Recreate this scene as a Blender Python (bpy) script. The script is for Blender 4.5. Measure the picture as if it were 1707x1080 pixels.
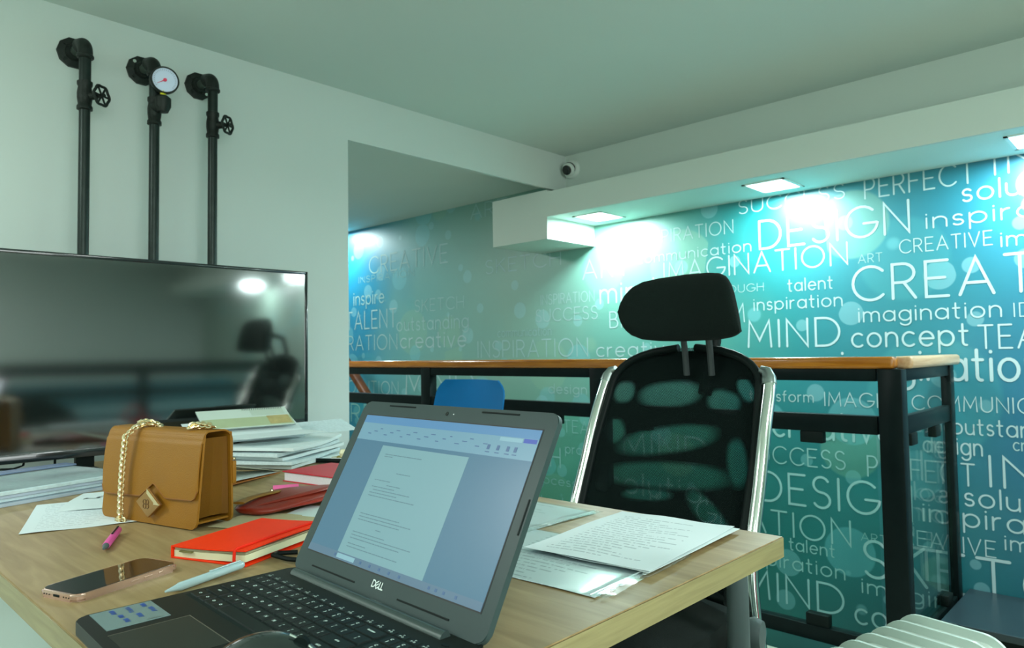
import bpy, bmesh, math, random
from mathutils import Vector, Matrix, Euler
random.seed(7)
for o in list(bpy.data.objects): bpy.data.objects.remove(o)
SC = bpy.context.scene
COL = SC.collection
PI = math.pi

# ------------------------------------------------------------------ camera
F, YAW, PIT, ROLL = 1189.638, 0.761552, 0.0432129, -0.014715
cam_data = bpy.data.cameras.new('camera'); cam_data.sensor_width = 36.0
cam_data.lens = 36.0 * F / 1707.0; cam_data.clip_start = 0.02
cam = bpy.data.objects.new('camera', cam_data); COL.objects.link(cam)
f0 = Vector((-math.sin(YAW)*math.cos(PIT), math.cos(YAW)*math.cos(PIT), math.sin(PIT)))
r0 = Vector((math.cos(YAW), math.sin(YAW), 0)); u0 = r0.cross(f0)
rr = math.cos(ROLL)*r0 + math.sin(ROLL)*u0
uu = -math.sin(ROLL)*r0 + math.cos(ROLL)*u0
EYE = 1.05
M = Matrix((( rr.x, uu.x, -f0.x, 0), (rr.y, uu.y, -f0.y, 0), (rr.z, uu.z, -f0.z, EYE), (0, 0, 0, 1)))
cam.matrix_world = M
cam_data.dof.use_dof = True; cam_data.dof.focus_distance = 1.05; cam_data.dof.aperture_fstop = 11.0
SC.camera = cam

# ------------------------------------------------------------------ world, lights, exposure
w = bpy.data.worlds.new('world'); SC.world = w; w.use_nodes = True
w.node_tree.nodes['Background'].inputs[0].default_value = (0.75, 0.95, 0.88, 1)
w.node_tree.nodes['Background'].inputs[1].default_value = 0.25
SC.view_settings.view_transform = 'Standard'; SC.view_settings.look = 'None'
SC.view_settings.gamma = 1.0; SC.view_settings.use_curve_mapping = False
SC.view_settings.exposure = 0.0
def area(name, loc, rot, sx, sy, power, col=(0.95, 1.0, 0.97), spread=PI):
    l = bpy.data.lights.new(name, 'AREA'); l.shape = 'RECTANGLE'; l.size = sx; l.size_y = sy
    l.energy = power; l.color = col; l.spread = spread
    o = bpy.data.objects.new(name, l); COL.objects.link(o); o.location = loc; o.rotation_euler = rot
    return o
# daylight through the window of the right wall, lamps of the room ceiling, soffit downlights
WINDOW_W = 95
PANEL_W = 27
SPOT_W = 15
area('window_daylight', (4.42, -0.9, 1.25), (0, math.radians(90), 0), 1.5, 2.6, WINDOW_W, (0.93, 1.0, 0.98))
PANELS = [(-1.95, -0.95), (1.2, -1.2), (1.2, 0.9), (3.1, 0.4)]  # first panel is unseen, placed to throw glare on the laptop screen
for (x, y) in PANELS: area('ceiling_panel_light', (x, y, 2.13), (0, 0, 0), 0.5, 0.5, PANEL_W)
DOWN = [-2.30, -1.335, -0.36, 0.62, 1.66, 2.66]
for x in DOWN: area('downlight_light', (x, 3.13, 1.782), (0, 0, 0), 0.15, 0.17, SPOT_W, (0.80, 1.0, 0.97))
area('far_downlight_light', (-5.05, 3.12, 2.07), (0, 0, 0), 0.15, 0.15, 14, (0.8, 1.0, 0.97))
area('far_room_light', (-4.2, 1.6, 2.07), (0, 0, 0), 0.4, 0.4, 30)  # added fill without a fixture, brightens the next room

# ------------------------------------------------------------------ materials
MATS = {}
SPEC = {'black_fabric': .06, 'black_plastic': .10, 'black_steel': .12, 'laptop_charcoal': .18, 'laptop_bezel': .25, 'key_black': .2, 'deck_black': .15, 'tan_leather': .30, 'orange_red_cover': .12, 'elastic': .1, 'crimson_cover': .4, 'blue_plastic': .2, 'pink_note': .2, 'cast_iron': .3, 'gunmetal_pipe': .3, 'touchpad_grey': .2, 'grey_plastic': .3}
def mat(name, col, rough=0.5, metal=0.0, var=0.0, vscale=20.0, bump=0.0, bscale=200.0, coat=0.0, emit=None, es=1.0, ior=None, sheen=0.0):
    if name in MATS: return MATS[name]
    m = bpy.data.materials.new(name); m.use_nodes = True; MATS[name] = m
    nt = m.node_tree; b = nt.nodes['Principled BSDF']
    b.inputs['Base Color'].default_value = (*col, 1); b.inputs['Roughness'].default_value = rough
    b.inputs['Metallic'].default_value = metal; b.inputs['Coat Weight'].default_value = coat
    if ior: b.inputs['IOR'].default_value = ior
    if name in SPEC: b.inputs['Specular IOR Level'].default_value = SPEC[name]
    if sheen: b.inputs['Sheen Weight'].default_value = sheen
    if emit:
        b.inputs['Emission Color'].default_value = (*emit, 1); b.inputs['Emission Strength'].default_value = es
    tc = nt.nodes.new('ShaderNodeTexCoord')
    n = nt.nodes.new('ShaderNodeTexNoise'); n.inputs['Scale'].default_value = vscale; n.inputs['Detail'].default_value = 4
    nt.links.new(tc.outputs['Object'], n.inputs['Vector'])
    mx = nt.nodes.new('ShaderNodeMix'); mx.data_type = 'RGBA'
    mx.inputs[6].default_value = (*[c*(1-var) for c in col], 1); mx.inputs[7].default_value = (*[min(1, c*(1+var)) for c in col], 1)
    nt.links.new(n.outputs['Fac'], mx.inputs[0]); nt.links.new(mx.outputs[2], b.inputs['Base Color'])
    if bump:
        n2 = nt.nodes.new('ShaderNodeTexNoise'); n2.inputs['Scale'].default_value = bscale
        nt.links.new(tc.outputs['Object'], n2.inputs['Vector'])
        bp = nt.nodes.new('ShaderNodeBump'); bp.inputs['Strength'].default_value = bump; bp.inputs['Distance'].default_value = 0.002
        nt.links.new(n2.outputs['Fac'], bp.inputs['Height']); nt.links.new(bp.outputs['Normal'], b.inputs['Normal'])
    return m
def nodes(name):
    m = bpy.data.materials.new(name); m.use_nodes = True; MATS[name] = m
    return m, m.node_tree, m.node_tree.nodes['Principled BSDF']

wall_m = mat('wall_paint', (0.58, 0.665, 0.62), 0.7, var=0.02, vscale=3, bump=0.08, bscale=60)
ceil_m = mat('ceiling_paint', (0.60, 0.69, 0.64), 0.8, var=0.03, vscale=2)
trim_m = mat('beam_paint', (0.58, 0.67, 0.61), 0.7, var=0.02, vscale=3)
soffit_m = mat('soffit_paint', (0.60, 0.78, 0.72), 0.6)
floor_m = mat('floor_tile', (0.50, 0.52, 0.44), 0.4, var=0.1, vscale=6)
black_m = mat('black_steel', (0.004, 0.009, 0.009), 0.35, metal=0.0, var=0.3)
pipe_m = mat('gunmetal_pipe', (0.022, 0.032, 0.028), 0.35, metal=0.5, var=0.3, vscale=30, bump=0.15, bscale=300)
iron_m = mat('cast_iron', (0.018, 0.024, 0.02), 0.45, metal=0.4, var=0.3, bump=0.5, bscale=250)
rubber_m = mat('black_plastic', (0.006, 0.011, 0.010), 0.45, var=0.2)
fabric_m = mat('black_fabric', (0.007, 0.013, 0.011), 0.9, var=0.3, vscale=300, bump=0.6, bscale=900, sheen=0.05)
chrome_m = mat('chrome', (0.80, 0.84, 0.80), 0.10, metal=1.0)
gold_m = mat('pale_gold', (0.86, 0.72, 0.46), 0.25, metal=1.0)
tan_m = mat('tan_leather', (0.285, 0.125, 0.010), 0.42, var=0.12, vscale=8, bump=0.25, bscale=450)
tan_edge_m = mat('tan_edge', (0.24, 0.09, 0.012), 0.5)
darkin_m = mat('bag_lining', (0.06, 0.02, 0.01), 0.8)
redleather_m = mat('red_leather', (0.24, 0.020, 0.008), 0.38, var=0.3, vscale=15, bump=0.2, bscale=200)
paper_m = mat('white_paper', (0.70, 0.80, 0.80), 0.75, var=0.03)
paper_edge_m = mat('paper_edges', (0.60, 0.72, 0.74), 0.85, var=0.2, vscale=120)
cream_m = mat('cream_paper', (0.72, 0.70, 0.46), 0.8, var=0.08)
beige_m = mat('beige_envelope', (0.50, 0.44, 0.26), 0.8, var=0.05)
orange_m = mat('orange_red_cover', (0.88, 0.040, 0.006), 0.5, var=0.05, bump=0.1, bscale=400)
red_m = mat('crimson_cover', (0.55, 0.015, 0.035), 0.4, var=0.1)
pink_m = mat('pink_plastic', (0.75, 0.09, 0.38), 0.4)
pinknote_m = mat('pink_note', (0.95, 0.16, 0.42), 0.7)
lap_m = mat('laptop_charcoal', (0.009, 0.013, 0.011), 0.42, var=0.15, vscale=10)
bezel_m = mat('laptop_bezel', (0.031, 0.055, 0.054), 0.38, var=0.05)
key_m = mat('key_black', (0.006, 0.012, 0.011), 0.4)
legend_m = mat('key_legend', (0.60, 0.75, 0.70), 0.6)
silver_m = mat('silver_logo', (0.75, 0.82, 0.80), 0.3, metal=0.3)
blue_m = mat('blue_plastic', (0.0, 0.155, 0.42), 0.4, var=0.04)
heater_m = mat('heater_enamel', (0.50, 0.60, 0.54), 0.35, var=0.03)
white_m = mat('white_plastic', (0.72, 0.80, 0.74), 0.35)
grey_m = mat('grey_plastic', (0.075, 0.105, 0.105), 0.5)
rose_m = mat('rose_gold_case', (0.62, 0.42, 0.33), 0.18, metal=0.7)
glossy_black = mat('glossy_black', (0.003, 0.005, 0.005), 0.04, coat=0.3)
clear_m = mat('frosted_pen', (0.42, 0.58, 0.60), 0.15, coat=0.5)
lamp_m = mat('lamp_diffuser', (0.9, 1, 1), 0.5, emit=(0.86, 1.0, 0.98), es=6.0)
cabinet_m = mat('cabinet_white', (0.60, 0.72, 0.66), 0.4)
pocket_mat = None

def wood_mat(name, c1, c2, axis_scale, rough=0.35, coat=0.1):
    m, nt, b = nodes(name)
    tc = nt.nodes.new('ShaderNodeTexCoord'); mp = nt.nodes.new('ShaderNodeMapping'); mp.inputs['Scale'].default_value = axis_scale
    nt.links.new(tc.outputs['Object'], mp.inputs['Vector'])
    n = nt.nodes.new('ShaderNodeTexNoise'); n.inputs['Scale'].default_value = 4; n.inputs['Detail'].default_value = 8; n.inputs['Distortion'].default_value = 0.6
    nt.links.new(mp.outputs[0], n.inputs['Vector'])
    r = nt.nodes.new('ShaderNodeValToRGB'); r.color_ramp.elements[0].position = 0.35; r.color_ramp.elements[1].position = 0.68
    r.color_ramp.elements[0].color = (*c1, 1); r.color_ramp.elements[1].color = (*c2, 1)
    nt.links.new(n.outputs['Fac'], r.inputs[0]); nt.links.new(r.outputs[0], b.inputs['Base Color'])
    b.inputs['Roughness'].default_value = rough; b.inputs['Coat Weight'].default_value = coat; b.inputs['Specular IOR Level'].default_value = 0.35
    return m
desk_m = wood_mat('oak_laminate', (0.265, 0.185, 0.080), (0.375, 0.275, 0.132), (1.2, 14, 14), 0.40, 0.0)
edge_m = wood_mat('oak_edge_band', (0.235, 0.20, 0.085), (0.30, 0.26, 0.115), (2, 2, 40), 0.4)
rail_wood_m = wood_mat('varnished_handrail', (0.30, 0.095, 0.006), (0.46, 0.17, 0.015), (1.5, 20, 20), 0.25, 0.5)
rail_pale_m = wood_mat('pale_handrail', (0.50, 0.30, 0.15), (0.62, 0.42, 0.24), (20, 1.5, 20), 0.3, 0.4)
bar_wood_m = wood_mat('brown_stair_rail', (0.10, 0.03, 0.01), (0.20, 0.07, 0.02), (3, 3, 3), 0.4)

# mural print: colour bands along the wall plus bokeh discs
def mural_material():
    m, nt, b = nodes('mural_print')
    tc = nt.nodes.new('ShaderNodeTexCoord'); sp = nt.nodes.new('ShaderNodeSeparateXYZ')
    nt.links.new(tc.outputs['Object'], sp.inputs[0])
    nz = nt.nodes.new('ShaderNodeTexNoise'); nz.inputs['Scale'].default_value = 1.3; nz.inputs['Detail'].default_value = 2
    nt.links.new(tc.outputs['Object'], nz.inputs['Vector'])
    ad = nt.nodes.new('ShaderNodeMath'); ad.operation = 'MULTIPLY_ADD'; ad.inputs[1].default_value = 1.1
    sb = nt.nodes.new('ShaderNodeMath'); sb.operation = 'SUBTRACT'; sb.inputs[1].default_value = 0.55
    nt.links.new(nz.outputs['Fac'], ad.inputs[0]); nt.links.new(sp.outputs['X'], ad.inputs[2]); nt.links.new(ad.outputs[0], sb.inputs[0])
    mr = nt.nodes.new('ShaderNodeMapRange'); mr.inputs['From Min'].default_value = -5.5; mr.inputs['From Max'].default_value = 1.5
    nt.links.new(sb.outputs[0], mr.inputs['Value'])
    rp = nt.nodes.new('ShaderNodeValToRGB'); cr = rp.color_ramp
    stops = [(0.0, (0.0, 0.24, 0.48)), (0.11, (0.0, 0.25, 0.42)), (0.19, (0.15, 0.40, 0.39)), (0.31, (0.22, 0.42, 0.35)), (0.43, (0.16, 0.40, 0.33)),
             (0.52, (0.05, 0.31, 0.27)), (0.575, (0.0, 0.23, 0.25)), (0.68, (0.0, 0.19, 0.27)), (0.75, (0.0, 0.145, 0.29)), (0.84, (0.0, 0.13, 0.30)), (0.90, (0.30, 0.40, 0.34))]
    while len(cr.elements) < len(stops): cr.elements.new(0.5)
    for e, (p, c) in zip(cr.elements, stops): e.position = p; e.color = (*c, 1)
    nt.links.new(mr.outputs[0], rp.inputs[0])
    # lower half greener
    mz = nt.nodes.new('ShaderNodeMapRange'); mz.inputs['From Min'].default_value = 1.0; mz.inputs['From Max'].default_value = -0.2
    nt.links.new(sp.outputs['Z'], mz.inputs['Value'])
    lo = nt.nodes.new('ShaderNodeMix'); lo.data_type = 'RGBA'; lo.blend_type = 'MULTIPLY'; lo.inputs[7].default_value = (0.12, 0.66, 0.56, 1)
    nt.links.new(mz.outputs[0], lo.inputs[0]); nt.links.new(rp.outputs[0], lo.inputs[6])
    prev = lo.outputs[2]
    for sc, thr, fac, col, seed in ((2.2, 0.30, 0.34, (0.26, 0.50, 0.34), 0.0), (3.4, 0.28, 0.40, (0.18, 0.55, 0.62), 3.1), (6.0, 0.26, 0.35, (0.30, 0.62, 0.68), 7.7), (1.5, 0.30, 0.22, (0.06, 0.40, 0.42), 9.3)):
        mp = nt.nodes.new('ShaderNodeMapping'); mp.inputs['Location'].default_value = (seed, 0, seed*0.37); mp.inputs['Scale'].default_value = (1, 0.0, 1)
        nt.links.new(tc.outputs['Object'], mp.inputs['Vector'])
        vo = nt.nodes.new('ShaderNodeTexVoronoi'); vo.voronoi_dimensions = '3D'; vo.inputs['Scale'].default_value = sc; vo.inputs['Randomness'].default_value = 0.8
        nt.links.new(mp.outputs[0], vo.inputs['Vector'])
        # radius differs per cell
        scl = nt.nodes.new('ShaderNodeSeparateColor'); nt.links.new(vo.outputs['Color'], scl.inputs[0])
        ra = nt.nodes.new('ShaderNodeMath'); ra.operation = 'MULTIPLY'; ra.inputs[1].default_value = thr*1.5; nt.links.new(scl.outputs[0], ra.inputs[0])
        lt = nt.nodes.new('ShaderNodeMapRange'); lt.interpolation_type = 'SMOOTHSTEP'
        df = nt.nodes.new('ShaderNodeMath'); df.operation = 'SUBTRACT'; nt.links.new(vo.outputs['Distance'], df.inputs[0]); nt.links.new(ra.outputs[0], df.inputs[1])
        lt.inputs['From Min'].default_value = 0.015; lt.inputs['From Max'].default_value = -0.015; lt.inputs['To Max'].default_value = fac
        nt.links.new(df.outputs[0], lt.inputs['Value'])
        mx = nt.nodes.new('ShaderNodeMix'); mx.data_type = 'RGBA'; mx.inputs[7].default_value = (*col, 1)
        nt.links.new(lt.outputs[0], mx.inputs[0]); nt.links.new(prev, mx.inputs[6]); prev = mx.outputs[2]
    nt.links.new(prev, b.inputs['Base Color']); b.inputs['Roughness'].default_value = 0.5; b.inputs['Specular IOR Level'].default_value = 0.9; b.inputs['Coat Weight'].default_value = 0.4; b.inputs['Coat Roughness'].default_value = 0.35
    return m
mural_m = mural_material()
INK = {}
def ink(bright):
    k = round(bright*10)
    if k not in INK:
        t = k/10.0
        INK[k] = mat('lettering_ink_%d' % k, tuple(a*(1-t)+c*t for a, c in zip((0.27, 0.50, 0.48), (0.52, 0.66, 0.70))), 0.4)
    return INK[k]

def glass_material(name, col, rough=0.0, frost=0.0, ior=1.22):
    m = bpy.data.materials.new(name); m.use_nodes = True; nt = m.node_tree
    for n in list(nt.nodes):
        if n.type == 'BSDF_PRINCIPLED': nt.nodes.remove(n)
    out = [n for n in nt.nodes if n.type == 'OUTPUT_MATERIAL'][0]
    tr = nt.nodes.new('ShaderNodeBsdfTransparent'); tr.inputs[0].default_value = (*col, 1)
    gl = nt.nodes.new('ShaderNodeBsdfGlossy'); gl.inputs['Roughness'].default_value = rough
    fr = nt.nodes.new('ShaderNodeFresnel'); ge = nt.nodes.new('ShaderNodeNewGeometry'); mrg = nt.nodes.new('ShaderNodeMapRange')
    mrg.inputs['To Min'].default_value = ior; mrg.inputs['To Max'].default_value = 1/ior
    nt.links.new(ge.outputs['Backfacing'], mrg.inputs['Value']); nt.links.new(mrg.outputs[0], fr.inputs[0])
    mx = nt.nodes.new('ShaderNodeMixShader')
    if frost:
        a = nt.nodes.new('ShaderNodeMath'); a.operation = 'ADD'; a.inputs[1].default_value = frost; a.use_clamp = True
        nt.links.new(fr.outputs[0], a.inputs[0]); nt.links.new(a.outputs[0], mx.inputs[0])
    else: nt.links.new(fr.outputs[0], mx.inputs[0])
    nt.links.new(tr.outputs[0], mx.inputs[1]); nt.links.new(gl.outputs[0], mx.inputs[2]); nt.links.new(mx.outputs[0], out.inputs[0])
    return m
glass_m = glass_material('rail_glass', (0.84, 0.97, 0.94), ior=1.13)
return_glass_m = glass_material('rail_glass_return', (0.84, 0.97, 0.94), ior=1.38)
sleeve_m = glass_material('clear_sleeve', (0.93, 0.97, 0.97), 0.12, 0.04, 1.45)

def mesh_fabric():
    m = bpy.data.materials.new('chair_mesh_fabric'); m.use_nodes = True; nt = m.node_tree
    b = nt.nodes['Principled BSDF']; b.inputs['Base Color'].default_value = (0.005, 0.011, 0.010, 1); b.inputs['Roughness'].default_value = 0.8; b.inputs['Specular IOR Level'].default_value = 0.08
    out = [n for n in nt.nodes if n.type == 'OUTPUT_MATERIAL'][0]
    tc = nt.nodes.new('ShaderNodeTexCoord')
    mp = nt.nodes.new('ShaderNodeMapping'); mp.inputs['Rotation'].default_value = (0, math.radians(38), 0)
    nt.links.new(tc.outputs['Object'], mp.inputs['Vector'])
    ck = nt.nodes.new('ShaderNodeTexWave'); ck.inputs['Scale'].default_value = 85; ck.bands_direction = 'X'
    c2 = nt.nodes.new('ShaderNodeTexWave'); c2.inputs['Scale'].default_value = 85; c2.bands_direction = 'Z'
    nt.links.new(mp.outputs[0], ck.inputs['Vector']); nt.links.new(mp.outputs[0], c2.inputs['Vector'])
    mu = nt.nodes.new('ShaderNodeMath'); mu.operation = 'MULTIPLY'; nt.links.new(ck.outputs['Fac'], mu.inputs[0]); nt.links.new(c2.outputs['Fac'], mu.inputs[1])
    mr = nt.nodes.new('ShaderNodeMapRange'); mr.inputs['From Min'].default_value = 0.15; mr.inputs['From Max'].default_value = 0.45
    mr.inputs['To Min'].default_value = 0.92; mr.inputs['To Max'].default_value = 0.35
    nt.links.new(mu.outputs[0], mr.inputs['Value'])
    tr = nt.nodes.new('ShaderNodeBsdfTransparent'); mx = nt.nodes.new('ShaderNodeMixShader')
    nt.links.new(mr.outputs[0], mx.inputs[0]); nt.links.new(tr.outputs[0], mx.inputs[1]); nt.links.new(b.outputs[0], mx.inputs[2])
    nt.links.new(mx.outputs[0], out.inputs[0])
    return m
net_m = mesh_fabric()

def printed_paper(name, base=(0.70, 0.80, 0.82), ink_c=(0.30, 0.38, 0.42), pitch=0.0125, w=0.21, h=0.297, gap=0.45, strong=0.7):
    m, nt, b = nodes(name)
    tc = nt.nodes.new('ShaderNodeTexCoord'); sp = nt.nodes.new('ShaderNodeSeparateXYZ'); nt.links.new(tc.outputs['Object'], sp.inputs[0])
    def math_(op, a, bb=None, cc=None):
        n = nt.nodes.new('ShaderNodeMath'); n.operation = op
        for i, v in enumerate((a, bb, cc)):
            if v is None: continue
            if isinstance(v, (int, float)): n.inputs[i].default_value = v
            else: nt.links.new(v, n.inputs[i])
        return n.outputs[0]
    row = math_('DIVIDE', sp.outputs['Y'], pitch); fr = math_('FRACT', math_('ADD', row, 100.0)); line = math_('LESS_THAN', fr, 0.30)
    fl = math_('FLOOR', math_('ADD', row, 100.0))
    cb = nt.nodes.new('ShaderNodeCombineXYZ'); nt.links.new(math_('MULTIPLY', sp.outputs['X'], 220.0), cb.inputs[0]); nt.links.new(math_('MULTIPLY', fl, 3.7), cb.inputs[1])
    nz = nt.nodes.new('ShaderNodeTexNoise'); nz.inputs['Scale'].default_value = 1.0; nt.links.new(cb.outputs[0], nz.inputs['Vector'])
    wd = math_('GREATER_THAN', nz.outputs['Fac'], gap)
    wn = nt.nodes.new('ShaderNodeTexWhiteNoise'); wn.noise_dimensions = '1D'; nt.links.new(fl, wn.inputs['W'])
    right = math_('LESS_THAN', sp.outputs['X'], math_('SUBTRACT', w*0.40, math_('MULTIPLY', wn.outputs['Value'], w*0.45)))
    left = math_('GREATER_THAN', sp.outputs['X'], -w*0.38)
    tb = math_('LESS_THAN', math_('ABSOLUTE', sp.outputs['Y']), h*0.42)
    mk = line
    for q in (wd, right, left, tb): mk = math_('MULTIPLY', mk, q)
    mk = math_('MULTIPLY', mk, strong)
    mx = nt.nodes.new('ShaderNodeMix'); mx.data_type = 'RGBA'; mx.inputs[6].default_value = (*base, 1); mx.inputs[7].default_value = (*ink_c, 1)
    nt.links.new(mk, mx.inputs[0]); nt.links.new(mx.outputs[2], b.inputs['Base Color']); b.inputs['Roughness'].default_value = 0.7
    return m
print_m = printed_paper('printed_sheet')
print2_m = printed_paper('printed_sheet_faint', strong=0.4, pitch=0.016)

# ------------------------------------------------------------------ helpers
def link(name, bm, m, parent=None, smooth=False, loc=None, rot=None):
    me = bpy.data.meshes.new(name)
    bmesh.ops.recalc_face_normals(bm, faces=bm.faces[:]) if len(bm.faces) < 60000 else None
    bm.to_mesh(me); bm.free()
    ms = m if isinstance(m, (list, tuple)) else [m]
    for x in ms: me.materials.append(x)
    if smooth:
        for p in me.polygons: p.use_smooth = True
        try: me.set_sharp_from_angle(angle=math.radians(40))
        except Exception: pass
    o = bpy.data.objects.new(name, me); COL.objects.link(o)
    if parent: o.parent = parent
    if loc is not None: o.location = loc
    if rot is not None: o.rotation_euler = rot
    return o
def tag(o, label, cat, group=None):
    o['label'] = label; o['category'] = cat
    if group: o['group'] = group
    return o
def thing(name, label, cat, loc=(0, 0, 0), rot=(0, 0, 0), group=None):
    o = bpy.data.objects.new(name, None); COL.objects.link(o); o.location = loc; o.rotation_euler = rot
    o.empty_display_size = 0.05
    return tag(o, label, cat, group)
def struct(o): o['kind'] = 'structure'; return o
def B(): return bmesh.new()
def box(bm, x0, x1, y0, y1, z0, z1, bev=0.0, seg=2, mi=0):
    r = bmesh.ops.create_cube(bm, size=1.0)
    vs = r['verts']
    bmesh.ops.scale(bm, vec=(x1-x0, y1-y0, z1-z0), verts=vs)
    bmesh.ops.translate(bm, vec=((x0+x1)/2, (y0+y1)/2, (z0+z1)/2), verts=vs)
    fs = set(f for v in vs for f in v.link_faces)
    for f in fs: f.material_index = mi
    if bev > 0:
        es = list(set(e for v in vs for e in v.link_edges))
        bmesh.ops.bevel(bm, geom=es, offset=bev, segments=seg, profile=0.5, affect='EDGES')
    return bm
def mbox(x0, x1, y0, y1, z0, z1, bev=0.0, seg=2): return box(B(), x0, x1, y0, y1, z0, z1, bev, seg)
def cyl(bm, p0, p1, r, r2=None, n=16, caps=True):
    p0 = Vector(p0); p1 = Vector(p1); d = p1-p0
    q = d.to_track_quat('Z', 'Y').to_matrix().to_4x4(); q.translation = (p0+p1)/2
    bmesh.ops.create_cone(bm, cap_ends=caps, segments=n, radius1=r, radius2=r if r2 is None else r2, depth=d.length, matrix=q)
    return bm
def tube(bm, pts, r, n=10, closed=False, sy=1.0, up=None):
    pts = [Vector(p) for p in pts]; N = len(pts); rings = []
    rs = r if isinstance(r, (list, tuple)) else [r]*N
    ref = Vector(up) if up else None; last = None
    for i, p in enumerate(pts):
        a = pts[(i-1) % N] if (closed or i > 0) else p; b = pts[(i+1) % N] if (closed or i < N-1) else p
        t = (b-a).normalized()
        if ref is not None: s = t.cross(ref).normalized()
        elif last is None: s = t.orthogonal().normalized()
        else:
            s = (last - t*last.dot(t)).normalized()
        last = s; u = s.cross(t).normalized()
        rings.append([bm.verts.new(p + (s*math.cos(2*PI*k/n) + u*math.sin(2*PI*k/n)*sy)*rs[i]) for k in range(n)])
    for i in range(N if closed else N-1):
        A = rings[i]; C = rings[(i+1) % N]
        for k in range(n): bm.faces.new((A[k], A[(k+1) % n], C[(k+1) % n], C[k]))
    if not closed:
        bm.faces.new(rings[0][::-1]); bm.faces.new(rings[-1])
    return bm
def lathe(bm, prof, c=(0, 0, 0), axis=(0, 0, 1), n=24):
    c = Vector(c); q = Vector(axis).to_track_quat('Z', 'Y'); rings = []
    for (r, z) in prof:
        rings.append([bm.verts.new(c + q @ Vector((r*math.cos(2*PI*k/n), r*math.sin(2*PI*k/n), z))) for k in range(n)])
    for A, C in zip(rings, rings[1:]):
        for k in range(n): bm.faces.new((A[k], A[(k+1) % n], C[(k+1) % n], C[k]))
    if prof[0][0] > 1e-6: bm.faces.new(rings[0][::-1])
    if prof[-1][0] > 1e-6: bm.faces.new(rings[-1])
    bmesh.ops.remove_doubles(bm, verts=bm.verts[:], dist=1e-6)
    return bm
def prism(bm, poly, z0, z1, mi=0):
    lo = [bm.verts.new((x, y, z0)) for x, y in poly]; hi = [bm.verts.new((x, y, z1)) for x, y in poly]; n = len(poly)
    fs = [bm.faces.new(lo[::-1]), bm.faces.new(hi)]
    for i in range(n): fs.append(bm.faces.new((lo[i], lo[(i+1) % n], hi[(i+1) % n], hi[i])))
    for f in fs: f.material_index = mi
    return bm
def rrect(w, h, r, n=5, cx=0, cy=0):
    out = []
    for (sx, sy, a0) in ((1, 1, 0), (-1, 1, 90), (-1, -1, 180), (1, -1, 270)):
        for k in range(n+1):
            a = math.radians(a0 + 90*k/n); out.append((cx+sx*(w/2-r)+r*math.cos(a), cy+sy*(h/2-r)+r*math.sin(a)))
    return out
def quad(bm, a, b, c, d, mi=0):
    f = bm.faces.new([bm.verts.new(p) for p in (a, b, c, d)]); f.material_index = mi
def grid(bm, fn, nu, nv, thick=None, keep=None):
    vs = [[bm.verts.new(fn(i/nu, j/nv)) for j in range(nv+1)] for i in range(nu+1)]
    for i in range(nu):
        for j in range(nv):
            if keep is None or keep((i+.5)/nu, (j+.5)/nv):
                bm.faces.new((vs[i][j], vs[i+1][j], vs[i+1][j+1], vs[i][j+1]))
    for v in [v for v in bm.verts if not v.link_faces]: bm.verts.remove(v)
    if thick:
        bmesh.ops.recalc_face_normals(bm, faces=bm.faces[:])
        bmesh.ops.solidify(bm, geom=bm.faces[:], thickness=thick)
    return bm
def sheet(bm, w, h, z=0.0, wave=0.001, ph=0.0, thick=0.0003, curl=0.0, nu=14, nv=18):
    def fn(u, v):
        x = (u-.5)*w; y = (v-.5)*h
        return (x, y, z + wave*(math.sin(9*u+ph)*math.cos(7*v+ph*2)+1) + curl*max(0, u+v-1.35)**2*6)
    return grid(bm, fn, nu, nv, thick)

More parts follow.
